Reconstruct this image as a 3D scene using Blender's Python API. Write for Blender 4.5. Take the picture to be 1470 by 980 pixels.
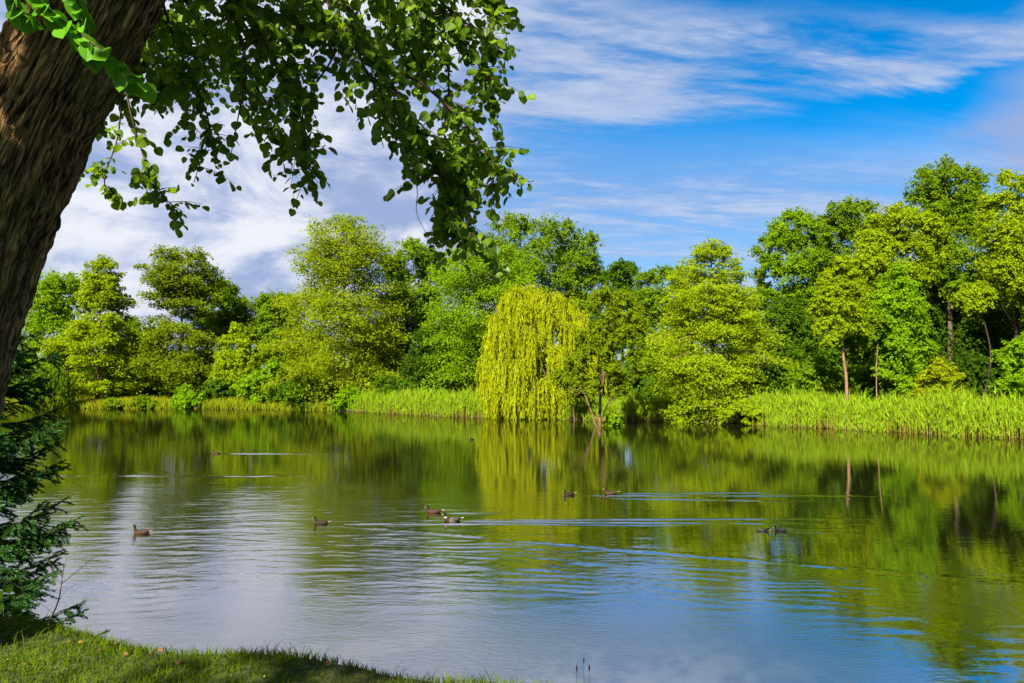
import bpy, math, numpy as np
from mathutils import Vector
for o in list(bpy.data.objects): bpy.data.objects.remove(o, do_unlink=True)
sc = bpy.context.scene
C = sc.collection
R = math.radians
PI = math.pi

# ------------------------------------------------------------------ camera
CAMH, PITCH, FPX = 3.5, R(3.35), 1060.0
cd = bpy.data.cameras.new('camera'); cam = bpy.data.objects.new('camera', cd); C.objects.link(cam)
cam.location = (0, 0, CAMH); cam.rotation_euler = (PI/2 + PITCH, 0, 0)
cd.lens = 36*FPX/1470; cd.sensor_width = 36; cd.clip_end = 6000; cd.clip_start = 0.05
sc.camera = cam
sc.view_settings.view_transform = 'Standard'; sc.view_settings.look = 'None'
sc.view_settings.gamma = 1; sc.view_settings.use_curve_mapping = False
sc.view_settings.exposure = 2.0
sc.cycles.max_bounces = 8; sc.cycles.diffuse_bounces = 5; sc.cycles.glossy_bounces = 2
sc.cycles.transmission_bounces = 3; sc.cycles.caustics_reflective = False; sc.cycles.caustics_refractive = False
sc.cycles.use_denoising = True

# ------------------------------------------------------------------ node helper
class E:
    """a socket with arithmetic; every operation adds a Math node"""
    nt = None
    def __init__(s, v): s.v = v
    @staticmethod
    def m(op, *a, clamp=False):
        n = E.nt.nodes.new('ShaderNodeMath'); n.operation = op; n.use_clamp = clamp
        for i, q in enumerate(a):
            if isinstance(q, E): E.nt.links.new(q.v, n.inputs[i])
            else: n.inputs[i].default_value = float(q)
        return E(n.outputs[0])
    def __add__(s, o): return E.m('ADD', s, o)
    __radd__ = __add__
    def __sub__(s, o): return E.m('SUBTRACT', s, o)
    def __rsub__(s, o): return E.m('SUBTRACT', o, s)
    def __mul__(s, o): return E.m('MULTIPLY', s, o)
    __rmul__ = __mul__
    def __truediv__(s, o): return E.m('DIVIDE', s, o)
    def abs(s): return E.m('ABSOLUTE', s)
    def sin(s): return E.m('SINE', s)
def gauss(x, w): return E.m('EXPONENT', (x*x)*(-1.0/(w*w)))
def sstep(x, a, b):
    n = E.nt.nodes.new('ShaderNodeMapRange'); n.interpolation_type = 'SMOOTHSTEP'
    E.nt.links.new(x.v, n.inputs[0]); n.inputs[1].default_value = a; n.inputs[2].default_value = b
    n.inputs[3].default_value = 0; n.inputs[4].default_value = 1
    if b < a:
        n.inputs[1].default_value = b; n.inputs[2].default_value = a
        n.inputs[3].default_value = 1; n.inputs[4].default_value = 0
    return E(n.outputs[0])
def comb(x, y, z=0.0):
    n = E.nt.nodes.new('ShaderNodeCombineXYZ')
    for i, q in enumerate((x, y, z)):
        if isinstance(q, E): E.nt.links.new(q.v, n.inputs[i])
        else: n.inputs[i].default_value = q
    return E(n.outputs[0])
def sep(v):
    n = E.nt.nodes.new('ShaderNodeSeparateXYZ'); E.nt.links.new(v.v, n.inputs[0])
    return [E(o) for o in n.outputs]
def noise(vec, scale, detail=2, rough=.5, dist=0, color=False):
    n = E.nt.nodes.new('ShaderNodeTexNoise'); E.nt.links.new(vec.v, n.inputs['Vector'])
    n.inputs['Scale'].default_value = scale; n.inputs['Detail'].default_value = detail
    n.inputs['Roughness'].default_value = rough; n.inputs['Distortion'].default_value = dist
    return E(n.outputs['Color' if color else 'Fac'])
def mixc(f, a, b):
    n = E.nt.nodes.new('ShaderNodeMix'); n.data_type = 'RGBA'
    ins = [n.inputs[0], n.inputs[6], n.inputs[7]]
    for s, q in zip(ins, (f, a, b)):
        if isinstance(q, E): E.nt.links.new(q.v, s)
        elif isinstance(q, (int, float)): s.default_value = q
        else: s.default_value = tuple(q) + ((1,) if len(q) == 3 else ())
    return E(n.outputs[2])

# ------------------------------------------------------------------ world: sky with clouds
SUN_EL, SUN_AZ = 37, 204          # compass degrees, +Y is north; the sun stands behind the camera on the left
w = bpy.data.worlds.new('World'); sc.world = w; w.use_nodes = True
nt = w.node_tree; nt.nodes.clear(); E.nt = nt
out = nt.nodes.new('ShaderNodeOutputWorld'); bg = nt.nodes.new('ShaderNodeBackground')
bg.inputs['Strength'].default_value = 0.05
nt.links.new(bg.outputs[0], out.inputs[0])
sky = nt.nodes.new('ShaderNodeTexSky'); sky.sky_type = 'NISHITA'; sky.sun_disc = False
sky.sun_elevation = R(SUN_EL); sky.sun_rotation = R(SUN_AZ); sky.ozone_density = 3.0; sky.dust_density = 0.3; sky.air_density = 1.0
hs = nt.nodes.new('ShaderNodeHueSaturation'); hs.inputs['Saturation'].default_value = 1.55; hs.inputs['Value'].default_value = 0.87
nt.links.new(sky.outputs[0], hs.inputs['Color'])
tc = nt.nodes.new('ShaderNodeTexCoord'); D = E(tc.outputs['Generated'])
dx, dy, dz = sep(D)
az = E.m('ARCTAN2', dx, dy)*57.2958
el = E.m('ARCSINE', dz)*57.2958
den = E.m('MAXIMUM', dz, 0.0) + 0.16
qx, qy = dx/den, dy/den
q = comb(qx, qy, 0.0)
qs = comb(qx*0.55 + qy*0.16, qy*1.7 - qx*0.25, 3.1)
nA = noise(comb(az*.05, el*.10, 2.0), 1.0, 7, .58, .25)
nB = noise(qs, 2.2, 8, .62, .5)
nC = noise(comb(az*.095, el*.19, 7.7), 1.0, 7, .6, .35)
nF = noise(comb(qx*1.0 + qy*.4, qy*3.0, 1.3), 11.0, 3, .6)
warp = (nA - 0.5)*16.0
azw = az + warp
elw = el + (nB - 0.5)*7.0
left = sstep(azw, 3.0, -7.0)
cum = left*sstep(nA + left*0.25, 0.40, 0.62)
halfw = E.m('MAXIMUM', 6.5 - az.abs()*0.15, 1.2)
cband = sstep((elw - (25.0 - E.m('MINIMUM', az.abs(), 60.0)*0.10)).abs()/halfw, 1.15, 0.5)
cir = cband*sstep(nB + nF*0.12, 0.40, 0.66)*0.85
low = sstep(elw + E.m('MINIMUM', az.abs(), 60.0)*.07, 21.2, 15.2)*(0.5 + 0.4*sstep(nB, .35, .65))
high = sstep(elw, 27.5, 34.0)*sstep(nB, .30, .55)*.9  # unseen high cloud, added to whiten the water's reflections
grey = sstep(E.m('ADD', ((azw - 37.0)*(1/9.0)).abs(), ((elw - 16.5)*(1/6.5)).abs()), 1.25, 0.3)*0.9
dens = 1.0 - (1.0 - cum)*(1.0 - cir)*(1.0 - low)*(1.0 - high)
shade = sstep(nC, 0.38, 0.62)
k = 0.53/0.05
ccol = mixc(shade, (.155*k, .205*k, .335*k), (.41*k, .42*k, .46*k))
wcol = mixc(sstep(nB*.75 + nF*.25, .42, .68), (.155*k, .215*k, .345*k), (.285*k, .315*k, .40*k))
col = mixc(dens, E(hs.outputs[0]), mixc(sstep(cum, .15, .7), wcol, ccol))
col = mixc(grey, col, (.175*k, .21*k, .33*k))
nt.links.new(col.v, bg.inputs['Color'])

sl = bpy.data.lights.new('sun', 'SUN'); sl.energy = 5.0; sl.angle = R(0.6); sl.color = (1.0, .94, .82)
so = bpy.data.objects.new('sun', sl); C.objects.link(so)
SV = Vector((math.sin(R(SUN_AZ))*math.cos(R(SUN_EL)), math.cos(R(SUN_AZ))*math.cos(R(SUN_EL)), math.sin(R(SUN_EL))))
so.rotation_euler = SV.to_track_quat('Z', 'Y').to_euler(); so.location = SV*60

# ------------------------------------------------------------------ geometry helpers
def ray(px, py):
    x, u = (px - 735)/FPX, -(py - 490)/FPX
    return np.array([x, math.cos(PITCH) - u*math.sin(PITCH), math.sin(PITCH) + u*math.cos(PITCH)])
def at(px, py, d):
    r = ray(px, py); r = r*(d/r[1]); return r + np.array([0, 0, CAMH])
def on_plane(px, py, z=0.0):
    r = ray(px, py); t = (z - CAMH)/r[2]; return r*t + np.array([0, 0, CAMH])
def project(P):
    P = np.asarray(P, float) - np.array([0, 0, CAMH])
    f = P[..., 1]*math.cos(PITCH) + P[..., 2]*math.sin(PITCH)
    u = -P[..., 1]*math.sin(PITCH) + P[..., 2]*math.cos(PITCH)
    f = np.where(np.abs(f) < 1e-6, 1e-6, f)
    return 735 + FPX*P[..., 0]/f, 490 - FPX*u/f, f
def nrm(v):
    return v/np.maximum(np.linalg.norm(v, axis=-1, keepdims=True), 1e-9)
def runit(rg, n): return nrm(rg.normal(size=(n, 3)))
def mesh_np(name, V, F, mat, parent=None, attrs=None, smooth=False, loops_tot=None):
    """V (n,3); F (m,k) with one k, or a list of such arrays"""
    me = bpy.data.meshes.new(name)
    Fs = F if isinstance(F, list) else [F]
    V = np.asarray(V, np.float32)
    me.vertices.add(len(V)); me.vertices.foreach_set('co', V.ravel())
    idx = np.concatenate([f.ravel() for f in Fs]).astype(np.int32)
    tot = np.concatenate([np.full(len(f), f.shape[1], np.int32) for f in Fs])
    st = np.concatenate([[0], np.cumsum(tot)[:-1]]).astype(np.int32)
    me.loops.add(len(idx)); me.loops.foreach_set('vertex_index', idx)
    me.polygons.add(len(tot)); me.polygons.foreach_set('loop_start', st)
    try: me.polygons.foreach_set('loop_total', tot)
    except Exception: pass
    me.polygons.foreach_set('use_smooth', np.full(len(tot), smooth))
    for k, a in (attrs or {}).items():
        a = np.asarray(a, np.float32)
        if a.ndim == 1:
            at_ = me.attributes.new(k, 'FLOAT', 'POINT'); at_.data.foreach_set('value', a)
        else:
            at_ = me.attributes.new(k, 'FLOAT_COLOR', 'POINT')
            at_.data.foreach_set('color', np.concatenate([a, np.ones((len(a), 1), np.float32)], 1).ravel())
    me.update(calc_edges=True); me.validate()
    me.materials.append(mat)
    o = bpy.data.objects.new(name, me); C.objects.link(o)
    if parent: o.parent = parent
    return o
def tag(o, label=None, cat=None, group=None, kind=None):
    if label: o['label'] = label
    if cat: o['category'] = cat
    if group: o['group'] = group
    if kind: o['kind'] = kind
    return o
def thing(name, loc, label, cat, group=None):
    o = bpy.data.objects.new(name, None); C.objects.link(o); o.location = loc; o.empty_display_size = .3
    return tag(o, label, cat, group)
class Acc:
    def __init__(s): s.V = []; s.F = {}; s.n = 0; s.T = []
    def add(s, V, F, t=0.5):
        V = np.asarray(V, float); s.V.append(V)
        for f in (F if isinstance(F, list) else [F]):
            s.F.setdefault(f.shape[1], []).append(f + s.n)
        s.T.append(np.broadcast_to(np.asarray(t, float), (len(V),)).copy()); s.n += len(V)
    def build(s, name, mat, parent=None, off=None, smooth=False):
        V = np.concatenate(s.V); 
        if off is not None: V = V - np.asarray(off)
        return mesh_np(name, V, [np.concatenate(f) for f in s.F.values()], mat, parent, {'tint': np.concatenate(s.T)}, smooth)
def leaves(acc, P, N, T, L, W, tint, fold=.12):
    """rhombic leaf quads: base P, tip direction T, face normal N"""
    T = nrm(T); S = nrm(np.cross(N, T)); N2 = np.cross(T, S)
    L = np.broadcast_to(L, (len(P),))[:, None]; W = np.broadcast_to(W, (len(P),))[:, None]
    if fold < .05:
        a = P; c = P + T*L; b = P + T*L*.45 + S*W*.5; d = P + T*L*.45 - S*W*.5
    else:
        a = P - S*W*.22; b = P + T*L*.72 - S*W*.5 + N2*L*fold; c = P + T*L + S*W*.15; d = P + T*L*.25 + S*W*.5 + N2*L*fold
    V = np.stack([a, b, c, d], 1).reshape(-1, 3)
    F = np.arange(len(P)*4).reshape(-1, 4)
    acc.add(V, F, np.repeat(np.broadcast_to(tint, (len(P),)), 4))
def tri_leaves(acc, P, N, T, L, W, tint, rg):
    T = nrm(T); S = nrm(np.cross(N, T)); n = len(P); L = L[:, None]; W = W[:, None]; k = rg.uniform(-.5, .5, (n, 1))
    V = np.stack([P + S*W*k*.6, P + T*L*.8 - S*W*.55, P + T*L*(.9 + .3*k) + S*W*.5], 1).reshape(-1, 3)
    acc.add(V, np.arange(n*3).reshape(-1, 3), np.repeat(tint, 3))
def tube(acc, pts, rad, sides=6, t=.5, cap=False):
    pts = np.asarray(pts, float); n = len(pts); rad = np.broadcast_to(rad, (n,))
    tg = nrm(np.gradient(pts, axis=0))
    ref = np.array([0, 0, 1.0]) if abs(tg[:, 2]).mean() < .8 else np.array([1.0, 0, 0])
    s = nrm(np.cross(tg, ref)); b = np.cross(tg, s)
    a = np.linspace(0, 2*PI, sides, endpoint=False)
    V = pts[:, None] + rad[:, None, None]*(np.cos(a)[None, :, None]*s[:, None] + np.sin(a)[None, :, None]*b[:, None])
    i = np.arange(n - 1)[:, None]; j = np.arange(sides)[None]
    F = np.stack([i*sides + j, i*sides + (j + 1) % sides, (i + 1)*sides + (j + 1) % sides, (i + 1)*sides + j], -1).reshape(-1, 4)
    Fs = [F]
    if cap: Fs.append(((n - 1)*sides + np.arange(sides))[None]); Fs.append(np.arange(sides)[::-1][None])
    acc.add(V.reshape(-1, 3), Fs, t)
def spline(pts, n):
    """Catmull-Rom through pts, n samples"""
    p = np.asarray(pts, float); p = np.concatenate([[2*p[0] - p[1]], p, [2*p[-1] - p[-2]]])
    t = np.linspace(0, len(p) - 3 - 1e-6, n); i = t.astype(int); f = (t - i)[:, None]
    a, b, c, d = p[i], p[i + 1], p[i + 2], p[i + 3]
    return .5*(2*b + (c - a)*f + (2*a - 5*b + 4*c - d)*f**2 + (3*b - a - 3*c + d)*f**3)
def ss(x, a, b):
    t = np.clip((x - a)/(b - a), 0, 1); return t*t*(3 - 2*t)

# ------------------------------------------------------------------ materials
def newmat(name):
    m = bpy.data.materials.new(name); m.use_nodes = True
    t = m.node_tree; t.nodes.clear(); E.nt = t
    o = t.nodes.new('ShaderNodeOutputMaterial'); return m, t, o
def attr(name, colr=False):
    n = E.nt.nodes.new('ShaderNodeAttribute'); n.attribute_name = name
    return E(n.outputs['Color' if colr else 'Fac'])
def foliage(name, dark, light, trans=.5, gloss=.0):
    m, t, o = newmat(name)
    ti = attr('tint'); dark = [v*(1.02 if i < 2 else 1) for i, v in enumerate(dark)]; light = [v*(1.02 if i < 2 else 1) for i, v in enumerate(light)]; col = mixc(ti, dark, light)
    d = t.nodes.new('ShaderNodeBsdfDiffuse'); t.links.new(col.v, d.inputs[0])
    tr = t.nodes.new('ShaderNodeBsdfTranslucent'); c2 = mixc(.35, col, (light[0]*1.25, light[1]*1.1, light[2]*.5)); t.links.new(c2.v, tr.inputs[0])
    mx = t.nodes.new('ShaderNodeMixShader'); mx.inputs[0].default_value = trans
    t.links.new(d.outputs[0], mx.inputs[1]); t.links.new(tr.outputs[0], mx.inputs[2])
    last = mx.outputs[0]
    if gloss:
        g = t.nodes.new('ShaderNodeBsdfGlossy'); g.inputs['Roughness'].default_value = .38
        g.inputs['Color'].default_value = (.8, .9, .8, 1)
        m2 = t.nodes.new('ShaderNodeMixShader'); m2.inputs[0].default_value = gloss
        t.links.new(last, m2.inputs[1]); t.links.new(g.outputs[0], m2.inputs[2]); last = m2.outputs[0]
    t.links.new(last, o.inputs[0]); return m
def barkmat(name, c1, c2, sc_=(9, 9, 1.6)):
    m, t, o = newmat(name)
    tcn = t.nodes.new('ShaderNodeTexCoord'); x, y, z = sep(E(tcn.outputs['Object']))
    v = comb(x*sc_[0], y*sc_[1], z*sc_[2])
    n1 = noise(v, 1.6, 6, .6, .3); n2 = noise(v, 6, 3, .6)
    col = mixc(sstep(n1*.7 + n2*.3, .35, .66), c1, c2)
    p = t.nodes.new('ShaderNodeBsdfPrincipled'); t.links.new(col.v, p.inputs['Base Color']); p.inputs['Roughness'].default_value = .9
    p.inputs['Specular IOR Level'].default_value = .15
    b = t.nodes.new('ShaderNodeBump'); b.inputs['Distance'].default_value = .02; b.inputs['Strength'].default_value = .8
    t.links.new((n1 + n2*.4).v, b.inputs['Height']); t.links.new(b.outputs[0], p.inputs['Normal'])
    t.links.new(p.outputs[0], o.inputs[0]); return m
def plain(name, c, rough=.6, spec=.3, vary=0.0, scale=20):
    m, t, o = newmat(name)
    p = t.nodes.new('ShaderNodeBsdfPrincipled'); p.inputs['Roughness'].default_value = rough; p.inputs['Specular IOR Level'].default_value = spec
    tcn = t.nodes.new('ShaderNodeTexCoord')
    n1 = noise(E(tcn.outputs['Object']), scale, 3, .6)
    col = mixc(sstep(n1, .35, .65), [x*(1 - vary) for x in c], [min(1, x*(1 + vary)) for x in c])
    t.links.new(col.v, p.inputs['Base Color']); t.links.new(p.outputs[0], o.inputs[0]); return m
def attrmat(name, rough=.6, spec=.3):
    m, t, o = newmat(name)
    p = t.nodes.new('ShaderNodeBsdfPrincipled'); p.inputs['Roughness'].default_value = rough; p.inputs['Specular IOR Level'].default_value = spec
    tcn = t.nodes.new('ShaderNodeTexCoord'); n1 = noise(E(tcn.outputs['Object']), 45, 3, .6)
    c = attr('col', True)
    p.inputs['Specular IOR Level'].default_value = .12
    mm = t.nodes.new('ShaderNodeMix'); mm.data_type = 'RGBA'; mm.blend_type = 'MULTIPLY'; mm.inputs[0].default_value = .6
    t.links.new(c.v, mm.inputs[6]); t.links.new(mixc(n1, (.35, .33, .3), (1.5, 1.45, 1.4)).v, mm.inputs[7])
    t.links.new(mm.outputs[2], p.inputs['Base Color']); t.links.new(p.outputs[0], o.inputs[0]); return m

M = {}
M['yellow'] = foliage('leaf_yellow_green', (0.13, 0.18, 0.004), (0.27, 0.3, 0.006))
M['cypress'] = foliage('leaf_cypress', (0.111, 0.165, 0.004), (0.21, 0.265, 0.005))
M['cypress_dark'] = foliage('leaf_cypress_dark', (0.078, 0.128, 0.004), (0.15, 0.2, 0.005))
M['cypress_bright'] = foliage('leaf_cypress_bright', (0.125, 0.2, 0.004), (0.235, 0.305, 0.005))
M['feather'] = foliage('leaf_feathery', (.075, .155, .004), (.165, .265, .005))
M['mid'] = foliage('leaf_mid_green', (0.065, 0.13, 0.004), (0.145, 0.22, 0.006))
M['bright'] = foliage('leaf_bright_green', (0.098, 0.207, 0.004), (0.17, 0.29, 0.006))
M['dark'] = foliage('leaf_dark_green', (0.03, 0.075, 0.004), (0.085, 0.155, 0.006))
M['deep'] = foliage('leaf_deep_shade_green', (0.02, 0.05, 0.004), (0.055, 0.1, 0.005))  # shade of the hollows put into leaf colour; also plain dark bramble leaves
M['willow'] = foliage('leaf_willow', (.15, .19, .004), (.30, .335, .006), .45)
M['water_tree'] = foliage('leaf_alder', (.085, .135, .004), (.175, .23, .005))
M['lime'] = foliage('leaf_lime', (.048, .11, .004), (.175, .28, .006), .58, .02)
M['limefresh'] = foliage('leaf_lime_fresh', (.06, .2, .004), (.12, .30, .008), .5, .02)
M['spruce'] = foliage('needles_spruce', (.014, .058, .010), (.05, .145, .022), .3, .01)
M['reed'] = foliage('reed_blades', (.22, .155, .03), (.155, .285, .004), .4)
M['meadow'] = foliage('meadow_grass', (.09, .14, .005), (.24, .25, .01), .35)
M['lawn'] = foliage('lawn_blades', (.035, .07, .003), (.115, .16, .006), .4)
M['bark'] = barkmat('bark_grey_brown', (.03, .02, .012), (.12, .085, .05))
M['bark_red'] = barkmat('bark_red_brown', (.07, .04, .02), (.22, .13, .07))
M['bark_orange'] = barkmat('bark_tan', (.14, .075, .03), (.34, .2, .09))
M['bark_alder'] = barkmat('bark_alder', (.05, .028, .016), (.16, .092, .05))
M['bark_dark'] = barkmat('bark_dark', (.012, .009, .006), (.05, .035, .022))
M['twig'] = plain('twig_brown', (.05, .03, .02), .8, .2, .4, 30)
M['deadtwig'] = plain('dead_twig_brown', (.09, .06, .045), .85, .1, .5, 40)

# ------------------------------------------------------------------ pond outline and terrain
POND = np.array([(-8.6, 8.7), (-6.3, 7.5), (-4.2, 6.45), (-1.9, 5.6), (.2, 5.02), (2.1, 3.9), (4.8, 2.0), (10, -2), (20, -8), (35, -12), (50, -5),
    (55, 15), (45, 35), (32.9, 47.5), (30, 52.3), (27.2, 56.5), (23.4, 61.5), (19.3, 67), (13, 70.5), (7.5, 73), (2, 75.5), (-2.5, 77.5), (-8, 82), (-13, 88), (-18.5, 93.5), (-24, 99.5), (-33.5, 105),
    (-45, 108), (-56, 108.6), (-65, 109), (-78, 109.5), (-100, 108), (-110, 75), (-80, 50), (-45, 32), (-25, 18), (-14, 11.4)])
def sdist(x, y):
    """signed distance to the water's edge, positive on land"""
    x = np.asarray(x, float); y = np.asarray(y, float); sh = x.shape; x = x.ravel(); y = y.ravel()
    best = np.full(x.shape, 1e18); inside = np.zeros(x.shape, bool)
    n = len(POND)
    for i in range(n):
        ax, ay = POND[i]; bx, by = POND[(i + 1) % n]; ex, ey = bx - ax, by - ay
        t = np.clip(((x - ax)*ex + (y - ay)*ey)/(ex*ex + ey*ey), 0, 1)
        best = np.minimum(best, (x - ax - t*ex)**2 + (y - ay - t*ey)**2)
        if ay != by:
            c = ((ay > y) != (by > y)) & (x < (bx - ax)*(y - ay)/(by - ay) + ax); inside ^= c
    d = np.sqrt(best); return np.where(inside, -d, d).reshape(sh)
def ground_z(x, y):
    x = np.asarray(x, float); y = np.asarray(y, float)
    s = sdist(x, y) + .05*np.sin(x*3.1 + 1.3*np.sin(y*2.3)) + .04*np.sin(y*4.7 + x*1.9)
    near = ss(y, 26, 12)
    land = near*(1.86*ss(s, -.05, 1.0) + .03*np.clip(s, 0, 12)) + (1 - near)*(.35*ss(s, 0, 1.5) + .022*np.clip(s, 0, 60))
    land = land + .018*np.sin(x*2.3 + y*1.1)*np.sin(y*2.9 - x*.7)*ss(s, .3, 1.2)
    return np.where(s > 0, land, np.maximum(s*.7, -1.6))
def grid_axis(lo, hi, step, far, grow=1.09):
    a = list(np.arange(lo, hi, step)); s = step
    while a[-1] < far: s = min(s*grow, 150) if a[-1] > 130 else min(s*grow, 3.0); a.append(a[-1] + s)
    s = step; b = [lo]
    while b[-1] > -far: s = min(s*grow, 150) if b[-1] < -130 else min(s*grow, 3.0); b.append(b[-1] - s)
    return np.array(b[1:][::-1] + a)
gx = grid_axis(-7, 4, .15, 2500, 1.16); gy = grid_axis(1.5, 8.5, .15, 2500, 1.16)
GX, GY = np.meshgrid(gx, gy); GZ = ground_z(GX, GY)
nx, ny = len(gx), len(gy)
ii = np.arange(ny - 1)[:, None]*nx + np.arange(nx - 1)[None]
GF = np.stack([ii, ii + 1, ii + nx + 1, ii + nx], -1).reshape(-1, 4)
m, t, o_ = newmat('soil_and_turf')
tcn = t.nodes.new('ShaderNodeTexCoord'); P_ = E(tcn.outputs['Object'])
n1 = noise(P_, 1.3, 5, .6); n2 = noise(P_, 14, 4, .6); px_, py_, pz_ = sep(P_)
col = mixc(sstep(n2, .35, .65), (.022, .032, .008), (.055, .075, .015))
col = mixc(sstep(n1, .52, .7)*.6, col, (.075, .052, .025))
col = mixc(sstep(pz_, .25, .02), col, (.03, .022, .012))
p = t.nodes.new('ShaderNodeBsdfPrincipled'); p.inputs['Roughness'].default_value = .95; p.inputs['Specular IOR Level'].default_value = .1
t.links.new(col.v, p.inputs['Base Color'])
b = t.nodes.new('ShaderNodeBump'); b.inputs['Distance'].default_value = .03; t.links.new(n2.v, b.inputs['Height']); t.links.new(b.outputs[0], p.inputs['Normal'])
t.links.new(p.outputs[0], o_.inputs[0])
tag(mesh_np('ground', np.stack([GX, GY, GZ], -1).reshape(-1, 3), GF, m, smooth=True), kind='structure')

# ------------------------------------------------------------------ birds: where they swim (pixel of the waterline, heading)
BIRDS = [  # px, py, heading degrees (180 = to the left), kind, label
    (203, 766, 176, 'hen', 'brown duck alone on the left on the bright water, its neck held up'),
    (461, 752, 170, 'hen_dark', 'dark duck at the head of the long diagonal wake'),
    (623, 736, 188, 'hen', 'brown duck just behind the green headed drake'),
    (649, 748, 178, 'drake', 'drake with green head and pale grey flanks'),
    (817, 711, 205, 'hen_dark', 'foremost brown duck of the three swimming together in the middle'),
    (866, 715, 215, 'duckling', 'small dark duckling between two brown ducks'),
    (877, 709, 180, 'hen', 'reddish brown duck last of the three swimming together in the middle'),
    (1095, 762, -12, 'coot', 'black coot with lowered head facing the other coot'),
    (1120, 762, 168, 'coot', 'black coot with white forehead shield, right one of the pair'),
    (311, 651, 180, 'hen', 'far brown duck on the left trailing a straight wake'),
    (677, 631, 240, 'hen', 'tiny far brown duck in front of the reeds left of the willow'),
]
BP = [on_plane(b[0], b[1]) for b in BIRDS]

# ------------------------------------------------------------------ water
m, t, o_ = newmat('pond_water')
geo = t.nodes.new('ShaderNodeNewGeometry'); Pw = E(geo.outputs['Position']); X, Y, Z = sep(Pw)
mask_mid = sstep(Y, 30.0, 20.0)*sstep(X, 5.0, -3.0)
H = noise(comb(X*.45, Y*1.5, 2.0), 1.0, 3, .5)*.0014 + noise(comb(X*1.6, Y*5.5, 4.0), 1.0, 3, .55)*.0021
rip = attr('rip'); nearm = sstep(Y, 14.0, 8.0)*sstep(X - (Y - 9.0)*.2, 6.0, 2.5)
H = H + (mask_mid*.4 + rip)*(noise(comb(X*3.2, Y*7.5, 1.0), 1.0, 3, .6) - .5)*.0050 + nearm*noise(comb(X*7.0, Y*13.0, 3.0), 1.0, 2, .6)*.0085
bmp = t.nodes.new('ShaderNodeBump'); bmp.inputs['Strength'].default_value = 1; bmp.inputs['Distance'].default_value = 1
t.links.new(H.v, bmp.inputs['Height'])
p = t.nodes.new('ShaderNodeBsdfPrincipled'); p.inputs['Base Color'].default_value = (.007, .008, .002, 1)
p.inputs['Roughness'].default_value = .02; p.inputs['IOR'].default_value = 9.0; p.inputs['Specular Tint'].default_value = (1, .96, .95, 1)
t.links.new((nearm*.36 + .015).v, p.inputs['Roughness'])
t.links.new(bmp.outputs[0], p.inputs['Normal']); t.links.new(p.outputs[0], o_.inputs[0])

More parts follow.
